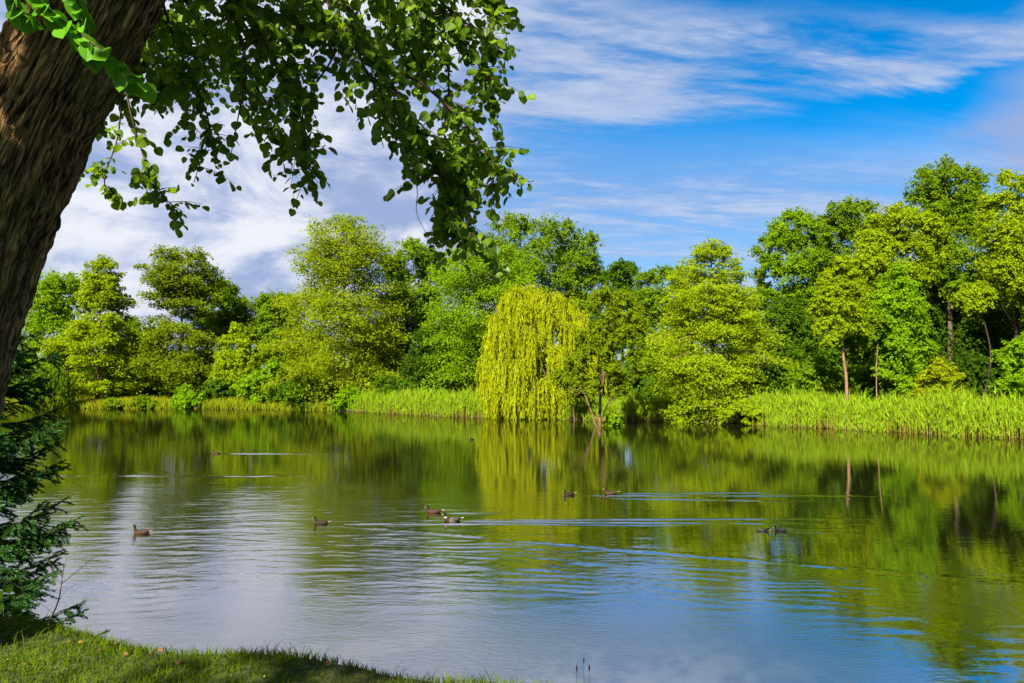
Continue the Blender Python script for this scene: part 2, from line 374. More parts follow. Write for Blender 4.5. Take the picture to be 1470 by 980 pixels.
def vnoise(u, v, seed):
    r = np.random.default_rng(seed).random((512, 512)); i = np.floor(u).astype(int); j = np.floor(v).astype(int); f = u - i; g = v - j; f = f*f*f*(f*(f*6 - 15) + 10); g = g*g*g*(g*(g*6 - 15) + 10)
    return (r[i % 512, j % 512]*(1 - f) + r[(i + 1) % 512, j % 512]*f)*(1 - g) + (r[i % 512, (j + 1) % 512]*(1 - f) + r[(i + 1) % 512, (j + 1) % 512]*f)*g
def fbm(u, v, seed, o=3):
    t_ = 0; a_ = 1; w_ = 0
    for k_ in range(o): t_ = t_ + a_*vnoise(u*2**k_, v*2**k_, seed + k_); w_ += a_; a_ *= .5
    return t_/w_
def waves(x, y):
    warp = fbm(x*.35, y*.5, 1, 2) - .5; jit = fbm(x*2.2, y*5.0, 2, 2)
    g = lambda v, w_: np.exp(-(v/w_)**2)
    # ruffled patch in the middle distance on the left and centre
    yy = y + warp*8
    mid = ss(yy, 30, 21)*ss(yy, 9.0, 13.5)*ss(x, 7, -4)
    h = mid*(fbm(x*1.7, y*4.2, 5, 3)*.015 + fbm(x*3.6, y*7.5, 9, 2)*.006)
    # packet of ripples on the near side of the long wake arm
    A0 = BP[1]; aX, aY = .922, -.387; nX, nY = -.387, -.922
    s_ = (x - A0[0])*nX + (y - A0[1])*nY; t_ = (x - A0[0])*aX + (y - A0[1])*aY
    wv = s_ + warp*1.5 + (fbm(x*.8, y*1.2, 14, 2) - .5)*.6
    pk = ss(wv, -.25, .4)*ss(wv, 5.8, 2.4)*ss(t_, -2.5, 1)*(.25 + .95*fbm(x*.7, y*1.0, 17, 2))
    ph = wv*(2*PI/.34)
    h = h + pk*(1 - .35*ss(x, 1, 7))*(np.sin(ph)*.0050 + np.sin(ph*2 + .6)*.0008 + np.sin(ph*1.57 + x*1.3)*.0020 + fbm(x*1.9, y*4.2, 20, 3)*.010)
    for (cx, cy, r0, r1, lam, am) in ((BP[0][0] + 2.2, BP[0][1] - 3.2, .3, 4.2, .36, .0022), (4.6, 9.8, .5, 3.2, .32, .0008)):
        rr = np.hypot(x - cx, (y - cy)*.9) + warp*.8
        h = h + ss(rr, r0, r0 + .6)*ss(rr, r1, r1*.5)*np.sin(rr*(2*PI/lam))*am
    def wake(i, length, slope, amp, wid, arms=(1, -1)):
        u = x - BP[i][0]; v = y - BP[i][1] + warp*.25*ss(u, 0, 4)
        env = ss(u, .05, .35)*ss(u, length, length*.35)*(.25 + jit*1.5)*amp
        return sum(g(v + u*(k_*slope) + .06*k_, wid) for k_ in arms)*env
    h = h + wake(1, 18, .40, .016, .085, (1,)) + wake(1, 12, .01, .012, .07, (1,)) + wake(3, 12, .03, .014, .075) + wake(2, 2.6, .05, .012, .09)
    h = h + wake(4, 12, .01, .015, .085, (1,)) + wake(5, 7, .10, .015, .085, (1,)) + wake(6, 8, .04, .014, .085, (-1,)) + wake(7, 2.5, .1, .008, .08)
    h = h + wake(0, 3.2, .25, .012, .13) + wake(9, 8, .015, .03, .26, (1,)) - wake(7, .9, .3, .008, .12)
    h = h + g(y - 28.6 - warp*.7, .26)*ss(x, -21, -19)*ss(x, -7, -10)*.016*(.1 + jit*1.4)
    for b_ in BP: h = h*(1 - .9*np.exp(-(((x - b_[0])/.35)**2 + ((y - b_[1])/.25)**2)))
    return h, np.clip(np.maximum(mid*.8, pk*.9), 0, 1)
wx = np.concatenate([np.linspace(-125, -24, 20)[:-1], np.arange(-24, 16, .23), np.linspace(16, 70, 14)])
wy = [-20, -12, -6, -1, 2, 3.5]; y_ = 4.6
while y_ < 118: wy.append(y_); y_ += .08 if y_ < 12.5 else (.06 if y_ < 16 else (.042 if y_ < 24.2 else (.09 if y_ < 30 else (.3 if (y_ < 36 or y_ > 40) and y_ < 52 else (.12 if y_ < 40 else 3)))))
wy = np.array(wy); WX, WY = np.meshgrid(wx, wy); nwx = len(wx)
WZ, RIP = waves(WX, WY); WZ = WZ*ss(WX, -23.8, -21)*ss(WX, 15.8, 13)*ss(WY, 4.6, 6)*ss(WY, 50, 42)
ii = np.arange(len(wy) - 1)[:, None]*nwx + np.arange(nwx - 1)[None]
tag(mesh_np('water', np.stack([WX, WY, WZ], -1).reshape(-1, 3), np.stack([ii, ii + 1, ii + nwx + 1, ii + nwx], -1).reshape(-1, 4), m, None, {'rip': RIP.ravel()}, smooth=True), kind='structure')

# ------------------------------------------------------------------ trees
def base_at(px, d):
    x = (px - 735)/FPX*d*1.0/ (math.cos(PITCH)) if False else at(px, 552, d)[0]
    return np.array([x, d, float(ground_z(np.array([x]), np.array([d]))[0])])
def auto_lobes(cx, cy, rx, ry, n, rg, rf=.36):
    L = []
    for i in range(n):
        a = i*2.39996 + rg.uniform(-.4, .4); r = math.sqrt((i + .5)/n)*.82
        L.append((cx + rx*r*math.cos(a), cy + ry*r*math.sin(a), rf*min(rx, ry)*rg.uniform(.75, 1.25)))
    return L
def broadleaf(name, label, px, d, lobes, n, mat, seed, bark='bark', size=1.0, cat='tree', group=None, trunk=None, deep=None, open_=1.0, trunk_r=None, up=.5, spread=1.0, lmin=4, limb=.5):
    """lobes: (px, py, radius px) of each bough; they get their own depth round the trunk"""
    rg = np.random.default_rng(seed)
    root = base_at(px, d)
    th = thing(name, root, label, cat, group)
    mpp = d/FPX
    lx = np.array([l[0] for l in lobes]); w_ = max(12, (lx.max() - lx.min())/2 + np.mean([l[2] for l in lobes])); cx = (lx.max() + lx.min())/2
    Rw = w_*mpp*(deep or .85)
    LC, LR, MAIN = [], [], []
    big = list(lobes); lobes = []; nmain = 3
    for (x, y, r) in big:
        lobes.append((x, y, r*rg.uniform(.85, 1.05)))
        for _ in range(2):
            a = rg.uniform(0, 2*PI); lobes.append((x + r*.8*math.cos(a), y + r*.75*math.sin(a) + r*.1, r*rg.uniform(.4, .65)))
    for q_i, (x, y, r) in enumerate(lobes):
        MAIN.append(q_i % 3 == 0)
        e = min(1, abs(x - cx)/w_); off = math.sqrt(max(0, 1 - e*e))*Rw
        o = -off*rg.uniform(.05, .95)*spread
        LC.append(at(x, y, d + o)); LR.append(r*mpp*(1 + o/d)*1.22)
        if rg.random() < .2:
            o2 = off*rg.uniform(.2, .9); MAIN.append(False); LC.append(at(x + rg.uniform(-.3, .3)*r, y + r*.25, d + o2)); LR.append(r*mpp*.95)
    LC = np.array(LC); LR = np.array(LR)
    # wood
    wood = Acc(); zt = LC[:, 2].max(); zb = root[2]
    Hh = zt - zb; tr = trunk_r or max(.08, Hh*.014)
    topx = np.array([at(cx, 552, d)[0], d, zb + Hh*.72])
    if trunk is not None:
        tp = np.array([at(x, y, d) for x, y in trunk]); tp[0] = root - np.array([0, 0, .3])
    else:
        midp = root*.5 + topx*.5 + np.array([rg.normal(0, .25), 0, 0]); tp = np.array([root - [0, 0, .3], midp, topx])
    tp = spline(tp, 14); rad = tr*np.linspace(1, .3, 14); rad[0] *= 1.35
    tube(wood, tp, rad, 7)
    for c, r, mn in zip(LC, LR, MAIN):
        if not mn: continue
        j = int(np.argmin(np.linalg.norm(tp - (c - [0, 0, 1.1*np.linalg.norm(c[:2] - tp[5][:2]) ]), axis=1))); j = min(max(j, lmin), 12)
        a = tp[j]; mid_ = a*.5 + c*.5 + np.array([0, 0, -.08*np.linalg.norm(c - a)])
        tube(wood, spline([a, mid_, c], 6), np.linspace(rad[j]*limb, .02, 6), 4)
        for _ in range(1):
            e = c + runit(rg, 1)[0]*r*.85; tube(wood, np.array([mid_*.4 + c*.6, e]), [.035, .012], 3)
    wood.build('trunk', M[bark], th, root, True)
    # crown
    acc = Acc(); wgt = LR**2; wgt = wgt/wgt.sum(); size_l = .00285*d*size
    for c, r, wt in zip(LC, LR, wgt):
        nl = int(n*1.92*wt); kc = max(8, int(10 + nl/48)); per = max(3, nl//kc)
        ax = tp[int(np.argmin(np.abs(tp[:, 2] - (c[2] - .5*r))))]; ow = c - ax; ow[2] = max(ow[2], 0) + .4*r; ow = nrm(ow)
        u = nrm(runit(rg, kc) + ow*.45 + np.array([0, -.1, .25])); ct = rg.random(kc)
        Ls_ = r*rg.uniform(.75, 1.5, kc); b0 = c - ow*r*.35 + runit(rg, kc)*r*.25
        tq = rg.uniform(.12, 1.0, (kc, per, 1))**.75; v = runit(rg, kc*per).reshape(kc, per, 3)
        sg = (r*rg.uniform(.16, .30, kc))[:, None, None]*(1.15 - .6*tq)*np.abs(rg.normal(0, 1, (kc, per, 1)))*open_
        Pn = b0[:, None] + u[:, None]*tq*Ls_[:, None, None] + v*sg*np.array([1, 1, .75])
        Pn[..., 2] -= (tq[..., 0]**2)*Ls_[:, None]*.14
        N = nrm(v*.55 + u[:, None]*.45 + np.array([0, -.1, up*.7]) + rg.normal(0, .42, (kc, per, 3)))
        T = np.cross(N, runit(rg, kc*per).reshape(kc, per, 3)) + np.array([0, 0, -.35])
        ti = np.clip(.5*ct[:, None] + .5*rg.random((kc, per)), 0, 1)
        k_ = kc*per; Ls = size_l*rg.uniform(.65, 1.3, k_)
        tri_leaves(acc, Pn.reshape(-1, 3), N.reshape(-1, 3), T.reshape(-1, 3), Ls, Ls*rg.uniform(.6, .95, k_), ti.ravel(), rg)
    acc.build('crown', M[mat], th, root)
    return th
def cypress(name, label, px, d, prof, n, mat, seed, bark='bark_red', nb=150, droop=.25, size=1.0, cat='tree', lean=0.0, flat=.26, bare=None, trunk_r=None, asym=None):
    """prof: (py, half width px) from the top down; boughs in tiers carrying flat feathery sprays"""
    rg = np.random.default_rng(seed); root = base_at(px, d); th = thing(name, root, label, cat); mpp = d/FPX
    ys = np.array([p_[0] for p_ in prof], float); hw = np.array([p_[1] for p_ in prof], float)*mpp
    zs = np.array([at(px, y, d)[2] for y in ys]); o = np.argsort(zs); zs, hw = zs[o], hw[o]
    ztop = zs[-1]; Hh = ztop - root[2]; tr = trunk_r or Hh*.015
    wood = Acc(); tz = np.linspace(-.3, Hh, 24); wob = np.cumsum(rg.normal(0, .035, 24))*.6; wob -= wob[0]
    tp = root + np.stack([lean*tz + wob, wob*.5, tz], 1); rad = tr*(1 - tz/Hh*.93); rad[0] *= 1.6; rad[1] *= 1.2
    tube(wood, tp, rad, 9)
    acc = Acc(); lens = []; bs = []
    zz = zs[0] + (ztop - zs[0])*np.sort(rg.random(nb)**.9)
    for i, z in enumerate(zz):
        if bare and any(a_ < (z - root[2])/Hh < b_ for a_, b_ in bare) and rg.random() < .8: continue
        a = i*2.39996 + rg.uniform(-.5, .5)
        Lb = np.interp(z, zs, hw)*(1 + .13*math.sin(a*2 + z*1.1 + seed) + rg.normal(0, .13))*rg.uniform(.70, 1.08)
        if asym: Lb *= 1 + asym*math.cos(a)
        Lb = max(.35, Lb); b0 = np.array([np.interp(z, tp[:, 2], tp[:, 0]), np.interp(z, tp[:, 2], tp[:, 1]), z - .18*Lb*.4])
        dr = np.array([math.cos(a), math.sin(a), 0])
        f = (z - zs[0])/(ztop - zs[0]); up_ = (.15 + .55*f)*Lb; dn = droop*Lb*(1 - .5*f)
        pts = np.array([b0, b0 + dr*Lb*.45 + [0, 0, up_*.45], b0 + dr*Lb + [0, 0, up_ - dn*1.4]])
        bs.append((spline(pts, 9), Lb, dr)); lens.append(Lb)
    lens = np.array(lens); wg = lens**1.25; wg /= wg.sum(); sl_ = .0030*d*size
    for (bp, Lb, dr), wt in zip(bs, wg):
        tube(wood, bp, np.linspace(min(.1, .02 + Lb*.012), .012, 9), 3)
        nl = int(n*2.0*wt); ns = max(5, int(5 + Lb*3.0)); per = max(3, nl//ns)
        sd = np.array([-dr[1], dr[0], 0])
        tpar = rg.uniform(.10, 1.0, ns)**.7
        bx = np.stack([np.interp(tpar*8, np.arange(9), bp[:, k_]) for k_ in range(3)], 1)
        lat = rg.uniform(-1, 1, ns); wid = Lb*.42*(1.12 - tpar)**.6
        cc = bx + sd*(lat*wid)[:, None] + dr*(np.abs(lat)*wid*.5)[:, None]; cc[:, 2] -= np.abs(lat)*wid*.22; cc[:, 2] += rg.normal(0, .18 + flat*.5, ns)
        sdir = nrm(dr + sd*lat[:, None]*.9); rr_ = np.clip(Lb*.19, .35, 1.1)*rg.uniform(.7, 1.25, ns)
        ct = rg.random(ns)
        g = rg.normal(0, .5, (ns, per, 3)); al = rg.uniform(-.7, 1.1, (ns, per))
        perp = np.stack([-sdir[:, 1], sdir[:, 0], sdir[:, 2]*0], 1)
        Pn = cc[:, None] + sdir[:, None]*(al*rr_[:, None])[..., None] + perp[:, None]*(g[..., 0]*rr_[:, None]*.62)[..., None]
        Pn[..., 2] += g[..., 1]*rr_[:, None]*flat*2.0 - (al**2)*rr_[:, None]*.16 - np.abs(g[..., 0])*rr_[:, None]*.14
        N = nrm(np.array([0, -.25, .38]) + dr*.5 + rg.normal(0, .55, (ns, per, 3)))
        T = sdir[:, None]*.7 + perp[:, None]*(g[..., :1]*1.1) + np.array([0, 0, -.35]) + rg.normal(0, .35, (ns, per, 3))
        k_ = ns*per; Ls = sl_*rg.uniform(.7, 1.5, k_)
        ti = np.clip(.55*ct[:, None] + .45*rg.random((ns, per)), 0, 1)
        tri_leaves(acc, Pn.reshape(-1, 3), N.reshape(-1, 3), T.reshape(-1, 3), Ls, Ls*rg.uniform(.45, .75, k_), ti.ravel(), rg)
    wood.build('trunk', M[bark], th, root, True); acc.build('crown', M[mat], th, root)
    return th

rgA = np.random.default_rng(5)
# --- left bank
broadleaf('feathery_tree', 'yellow green feathery tree right behind the leaning trunk on the far left', 78, 126, [(85, 402, 24), (60, 420, 24), (108, 412, 22), (70, 450, 30), (100, 455, 30), (45, 470, 28), (85, 500, 32), (115, 510, 26), (60, 530, 26)], 17000, 'feather', 11)
cypress('bald_cypress', 'slender yellow green cypress with a pointed open top, first from the left', 140, 117,
        [(367, 3), (385, 17), (410, 25), (435, 34), (452, 30), (480, 48), (510, 56), (540, 58), (556, 40)], 24000, 'cypress_bright', 21, nb=140, droop=.2)
cypress('bald_cypress', 'darker cypress with a round flat top above a bare forked trunk, left bank', 258, 121,
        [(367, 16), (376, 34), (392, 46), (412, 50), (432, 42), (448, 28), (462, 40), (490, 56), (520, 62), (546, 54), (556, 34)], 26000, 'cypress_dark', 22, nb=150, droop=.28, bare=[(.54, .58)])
broadleaf('broadleaf_tree', 'dark round crowned tree just right of the flat topped cypress', 325, 136, auto_lobes(325, 450, 42, 46, 9, rgA) + [(322, 418, 16)], 14000, 'mid', 31)
broadleaf('broadleaf_tree', 'low dark green tree filling the gap left of the tall cypress', 390, 132, auto_lobes(392, 475, 50, 52, 11, rgA) + [(375, 436, 16), (405, 440, 18), (420, 436, 13)], 17000, 'mid', 32)
broadleaf('background_tree', 'green tree low between the slender cypress and the flat topped cypress', 200, 138, auto_lobes(205, 500, 42, 42, 9, rgA), 9000, 'mid', 33)
broadleaf('young_tree', 'pale yellow green young tree with upright tips on the left bank', 340, 114, [(338, 470, 9), (328, 488, 11), (350, 485, 11), (340, 505, 15), (322, 518, 14), (358, 515, 14), (338, 535, 18), (360, 545, 16), (318, 545, 15)], 11000, 'cypress_bright', 34, size=.9)
broadleaf('shoreline_bush', 'rounded light green bush on the bank left of the tall cypress', 375, 110, [(372, 545, 15), (390, 535, 14), (352, 552, 12), (392, 556, 14), (372, 562, 14)], 8000, 'bright', 35, cat='bush')
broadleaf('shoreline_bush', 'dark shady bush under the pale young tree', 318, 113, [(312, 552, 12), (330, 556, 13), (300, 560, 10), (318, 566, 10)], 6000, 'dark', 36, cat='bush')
broadleaf('shoreline_bush', 'small mounded bright bush at the water under the flat topped cypress', 265, 109.6, [(265, 562, 9), (256, 572, 9), (276, 572, 9), (265, 577, 10), (250, 580, 6), (282, 580, 6)], 5000, 'bright', 37, cat='bush')
broadleaf('shoreline_bush', 'little low dark bush at the water left of the mounded bush', 205, 109.5, [(205, 574, 6), (196, 578, 6), (214, 579, 6), (222, 580, 5)], 2800, 'mid', 38, cat='bush')
broadleaf('shoreline_bush', 'low tuft of a bush at the water under the slender cypress', 165, 109.6, [(160, 577, 5), (170, 579, 5), (178, 580, 4)], 2000, 'mid', 381, cat='bush')
# --- tall cypress and its neighbours
cypress('bald_cypress', 'tallest broad cypress standing at the water left of centre', 492, 107.5,
        [(318, 10), (328, 32), (345, 48), (370, 58), (395, 66), (408, 56), (425, 72), (450, 82), (480, 88), (510, 90), (540, 92), (565, 84), (580, 60)], 40000, 'cypress', 23, nb=220, droop=.24, flat=.3, size=.95)
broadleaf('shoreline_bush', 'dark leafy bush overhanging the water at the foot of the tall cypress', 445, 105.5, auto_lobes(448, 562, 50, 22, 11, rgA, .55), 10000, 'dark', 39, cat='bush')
broadleaf('shoreline_bush', 'light green bush at the water right of the tall cypress foot', 515, 101, [(500, 568, 13), (520, 572, 12), (508, 580, 10), (485, 578, 10), (528, 582, 7)], 6000, 'bright', 40, cat='bush')
broadleaf('broadleaf_tree', 'tall open broadleaf tree with dark branches right of the tall cypress', 600, 122, [(590, 358, 16), (565, 372, 17), (612, 366, 15), (632, 378, 17), (575, 400, 20), (610, 395, 18), (638, 402, 14), (590, 430, 22), (622, 435, 20), (560, 430, 18), (600, 462, 20), (570, 470, 20)], 20000, 'mid', 41, 'bark_dark')
broadleaf('understory_tree', 'dark shady tree behind the reeds left of the willow', 612, 101, auto_lobes(612, 510, 36, 52, 12, rgA, .42), 13000, 'deep', 42, 'bark_dark')  # shade of this hollow comes from the dark leaf colour
cypress('bald_cypress', 'broad feathery green cypress behind the willow on its left', 690, 99,
        [(352, 12), (372, 44), (395, 62), (420, 72), (450, 78), (490, 80), (530, 76), (560, 62)], 34000, 'feather', 24, nb=190, droop=.22, size=.95, flat=.3)
broadleaf('broadleaf_tree', 'big rounded tree with the highest crown behind the willow', 775, 118, [(722, 322, 18), (752, 326, 20), (782, 330, 22), (812, 330, 18), (838, 345, 18), (700, 345, 18), (735, 352, 26), (775, 360, 28), (815, 362, 26), (848, 372, 20), (860, 395, 18), (740, 395, 30), (790, 400, 32), (835, 405, 26), (760, 440, 34), (810, 450, 34), (850, 440, 24)], 32000, 'mid', 43, up=.65)
broadleaf('background_tree', 'dark topped tree showing between the rounded crown and the alder', 892, 112, [(890, 380, 12), (908, 384, 9), (878, 392, 13), (900, 402, 16), (880, 425, 22), (908, 430, 22), (890, 465, 26), (870, 480, 22)], 14000, 'dark', 44)
broadleaf('background_tree', 'green tree behind the alder with a low uneven crown', 950, 104, [(930, 398, 14), (952, 394, 14), (972, 392, 12), (990, 388, 10), (920, 420, 20), (950, 425, 24), (980, 415, 20), (930, 460, 28), (970, 460, 28), (920, 500, 26), (955, 510, 30), (985, 500, 24), (915, 540, 22)], 22000, 'mid', 45)
broadleaf('understory_tree', 'dark tree filling the space between the willow and the alder', 850, 92, auto_lobes(850, 500, 45, 60, 13, rgA, .42), 14000, 'dark', 46, 'bark_dark')

# --- weeping willow
def willow(px, d):
    rg = np.random.default_rng(77); root = base_at(px, d)
    th = thing('weeping_willow', root, 'yellow weeping willow with hanging strands over the water', 'tree'); mpp = d/FPX
    wood = Acc(); acc = Acc()
    ctr = at(765, 600, d); tp = spline([root - [0, 0, .3], root + [.1, 0, 3], root + [-.2, .2, 6.5]], 8)
    tube(wood, tp, np.linspace(.45, .2, 8), 9)
    tops = [(742, 414, -1.2), (728, 425, .5), (760, 412, .3), (775, 420, -1.6), (800, 422, -.4), (818, 432, .6), (832, 450, -.8), (838, 480, .4), (712, 452, -.8), (706, 480, .8), (750, 435, -2.8), (785, 440, -3.0), (815, 465, -2.6), (725, 470, -2.8), (760, 475, -4.2), (800, 500, -4.0), (720, 520, -3.4), (705, 540, -1.5), (842, 520, -1.2), (745, 520, -4.6), (785, 545, -4.6), (825, 545, -2.8), (712, 565, -2.2), (735, 560, -4.0), (765, 565, -4.9), (800, 562, -4.4), (835, 560, -2.0), (700, 515, -.2), (852, 500, -.2)]
    for (x, y, o) in tops:
        h = at(x, y, d + o); md = tp[-1]*.5 + h*.5 + [0, 0, .5]
        bp = spline([tp[-2], md, h], 8); tube(wood, bp, np.linspace(.13, .03, 8), 5)
        ns = 44
        for s in range(ns):
            a = rg.uniform(0, 2*PI); r_ = rg.uniform(.05, 1.15)*math.sqrt(rg.random())*1.1
            st = h + np.array([math.cos(a)*r_, math.sin(a)*r_*.9, .25 - .32*r_*r_ + rg.normal(0, .12)])
            bottom = .06 + abs(rg.normal(0, .3)) + (rg.random() < .4)*rg.uniform(0, 3.0)
            Ln = min(rg.uniform(2.2, 6.5), st[2] - bottom)
            if Ln < .5: continue
            k = int(Ln*13); tt = np.sort(rg.random(k)); out_ = np.array([math.cos(a), math.sin(a), 0])
            sway = .25*rg.normal(); Pn = st + out_*(np.minimum(tt*Ln, 1)*.3)[:, None] + np.stack([sway*tt**2*.5 + .05*np.sin(tt*9 + s), tt*0, -tt*Ln], 1) + rg.normal(0, .05, (k, 3))
            N = nrm(out_*.6 + np.array([0, -.2, .35]) + rg.normal(0, .5, (k, 3))); T = np.array([0, 0, -1.0]) + rg.normal(0, .17, (k, 3)) + out_*.1
            Ls = rg.uniform(.35, .75, k); tri_leaves(acc, Pn, N, T, Ls, Ls*rg.uniform(.09, .16, k), np.clip(.75*rg.random() + .3*rg.random(k), 0, 1), rg)
            if s % 3 == 0: tube(wood, np.array([st, st + [sway*.25, 0, -Ln*.7]]), [.012, .006], 3)
        # young leaves along the top of each bough
        k = 150; Pn = h + rg.normal(0, .55, (k, 3))*[1, 1, .4]; leaves(acc, Pn, nrm(np.array([0, -.3, .8]) + rg.normal(0, .5, (k, 3))), rg.normal(0, .6, (k, 3)) + [0, 0, -.6], rg.uniform(.25, .45, k), .1, rg.random(k), .04)
    wood.build('trunk', M['bark'], th, root, True); acc.build('crown', M['willow'], th, root)
willow(768, 79.5)
broadleaf('young_tree', 'light green sapling between the willow and the alder stems', 826, 72.5, [(818, 530, 10), (830, 545, 12), (822, 560, 12), (838, 565, 10), (812, 548, 10)], 4500, 'water_tree', 47, size=.9)

# --- alder standing in the water
def alder():
    d = 62.5; rg = np.random.default_rng(88)
    th = broadleaf('alder_tree', 'open crowned alder with several brown stems standing in the water', 861, d,
        [(870, 425, 13), (895, 428, 13), (912, 440, 12), (852, 440, 12), (885, 450, 15), (920, 465, 11), (860, 468, 13), (900, 475, 13), (840, 500, 13), (820, 520, 11), (865, 505, 12), (910, 505, 11), (800, 540, 10), (830, 535, 11), (850, 545, 9), (895, 540, 10), (918, 530, 9), (880, 500, 12), (895, 555, 9), (855, 425, 9), (905, 455, 12), (835, 515, 12), (852, 556, 9), (880, 530, 11), (868, 485, 13), (838, 478, 10), (884, 560, 8)], 18000, 'water_tree', 48, 'bark_alder',
        trunk=[(859, 612), (861, 580), (866, 545), (868, 510), (872, 470), (884, 430)], trunk_r=.15, deep=.6, open_=1.15, size=.95, lmin=6, limb=.22)
    root = np.array(th.location)
    for pl, r in (([(857, 612), (848, 588), (838, 562), (832, 535), (826, 520)], .09), ([(861, 611), (868, 590), (880, 565), (884, 540)], .061), ([(864, 570), (850, 560), (836, 561), (812, 556), (800, 552)], .055), ([(867, 530), (880, 522), (896, 516), (905, 512)], .04), ([(868, 545), (884, 548), (892, 545)], .03), ([(838, 560), (824, 566), (806, 562)], .03)):
        w2 = Acc(); p3 = [at(x, y, d + .25*i*(1 if r < .1 else -1)) for i, (x, y) in enumerate(pl)]
        if pl[0][1] > 605: p3[0][2] = -.3
        tube(w2, spline(p3, 12), np.linspace(r, r*.35, 12), 7)
        w2.build('stem' if r > .06 else 'branch', M['bark_alder'], th, root, True)
alder()
broadleaf('shoreline_bush', 'small round green bush beside the alder stems in the water', 882, 63.5, [(880, 600, 7), (874, 606, 6), (888, 604, 6), (882, 609, 6)], 2200, 'bright', 49, cat='bush')

# --- right bank
cypress('bald_cypress', 'bright conical cypress with layered boughs right of the willow', 1023, 71.5,
        [(347, 4), (358, 20), (375, 34), (395, 40), (420, 54), (450, 62), (480, 74), (510, 82), (540, 88), (565, 90), (585, 76), (598, 50)], 44000, 'cypress_bright', 25, nb=230, droop=.3, flat=.12, size=.95, bark='bark_red')
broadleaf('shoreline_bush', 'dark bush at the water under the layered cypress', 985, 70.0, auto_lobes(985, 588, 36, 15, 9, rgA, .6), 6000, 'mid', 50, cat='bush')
broadleaf('shoreline_bush', 'yellow green bush at the water right of the layered cypress', 1072, 65.5, [(1068, 582, 9), (1055, 590, 9), (1082, 590, 9), (1070, 598, 8), (1040, 596, 8), (1092, 598, 6)], 4500, 'cypress_bright', 51, cat='bush')
broadleaf('broadleaf_tree', 'pale sunlit tree rising left in the tall right hand grove', 1140, 96, [(1140, 308, 14), (1122, 322, 15), (1160, 318, 14), (1180, 322, 12), (1110, 345, 16), (1140, 345, 20), (1170, 345, 18), (1108, 375, 16), (1135, 382, 22), (1165, 380, 20), (1120, 420, 22), (1150, 420, 22)], 20000, 'feather', 52, 'bark_red')
broadleaf('broadleaf_tree', 'thin sparse treetop poking out left of the right hand grove', 1090, 99, [(1095, 345, 7), (1085, 360, 7), (1099, 372, 8), (1088, 390, 9), (1096, 412, 11), (1085, 435, 13)], 3200, 'mid', 53, 'bark_red')
broadleaf('broadleaf_tree', 'dark rounded tree in the middle of the right hand grove', 1215, 90, [(1225, 296, 17), (1200, 306, 18), (1250, 300, 16), (1185, 325, 16), (1215, 328, 24), (1250, 330, 22), (1190, 360, 22), (1225, 365, 26), (1260, 365, 22), (1200, 405, 26), (1240, 410, 28), (1210, 450, 28), (1250, 455, 28)], 28000, 'mid', 54)
broadleaf('broadleaf_tree', 'tallest rounded tree of the right hand grove', 1362, 84, [(1355, 245, 18), (1332, 258, 18), (1380, 248, 18), (1402, 256, 14), (1320, 280, 18), (1350, 280, 24), (1388, 282, 24), (1412, 290, 16), (1335, 315, 24), (1370, 320, 26), (1405, 325, 20), (1345, 360, 24), (1385, 365, 24), (1365, 395, 22), (1410, 400, 20)], 32000, 'mid', 55)
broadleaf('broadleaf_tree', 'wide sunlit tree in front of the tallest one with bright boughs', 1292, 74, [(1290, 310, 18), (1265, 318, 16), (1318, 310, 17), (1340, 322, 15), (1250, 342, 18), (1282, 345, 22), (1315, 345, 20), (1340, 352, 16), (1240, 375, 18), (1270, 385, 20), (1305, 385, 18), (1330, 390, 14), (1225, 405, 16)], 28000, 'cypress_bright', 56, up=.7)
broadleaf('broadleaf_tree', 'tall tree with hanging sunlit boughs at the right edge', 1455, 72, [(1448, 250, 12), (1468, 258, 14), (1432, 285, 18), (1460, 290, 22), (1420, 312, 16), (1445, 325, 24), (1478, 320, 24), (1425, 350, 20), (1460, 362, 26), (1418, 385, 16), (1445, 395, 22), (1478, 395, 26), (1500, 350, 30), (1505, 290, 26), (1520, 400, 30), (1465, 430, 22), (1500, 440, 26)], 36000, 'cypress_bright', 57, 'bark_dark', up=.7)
broadleaf('understory_tree', 'tree with a bright round leafy bough before the dark hollow on the right', 1402, 62, [(1400, 418, 17), (1385, 428, 12), (1415, 424, 13), (1398, 438, 12)], 8000, 'cypress_bright', 58, 'bark_dark', trunk=[(1420, 575), (1422, 520), (1415, 470), (1402, 430)], trunk_r=.1, up=.7)
broadleaf('understory_tree', 'low tree at the right edge with a spreading yellow green bough', 1455, 56, [(1455, 498, 13), (1435, 508, 10), (1475, 494, 16), (1448, 515, 11), (1470, 520, 16), (1495, 510, 20), (1455, 545, 13), (1480, 550, 18), (1435, 552, 10)], 10000, 'bright', 59, 'bark_dark', up=.7)
broadleaf('understory_tree', 'dark chestnut like tree low behind the layered cypress', 1125, 80, auto_lobes(1125, 480, 42, 70, 14, rgA, .42), 17000, 'dark', 60, 'bark_dark')
broadleaf('understory_tree', 'bright green tree with a tapering crown before the grove', 1288, 63, [(1290, 390, 12), (1278, 404, 13), (1302, 408, 14), (1268, 425, 14), (1290, 430, 18), (1312, 435, 15), (1258, 452, 14), (1285, 460, 20), (1315, 465, 17), (1265, 490, 17), (1295, 495, 20), (1325, 498, 14), (1280, 525, 18), (1312, 530, 17), (1262, 530, 13), (1300, 552, 15)], 24000, 'bright', 61, up=.65)
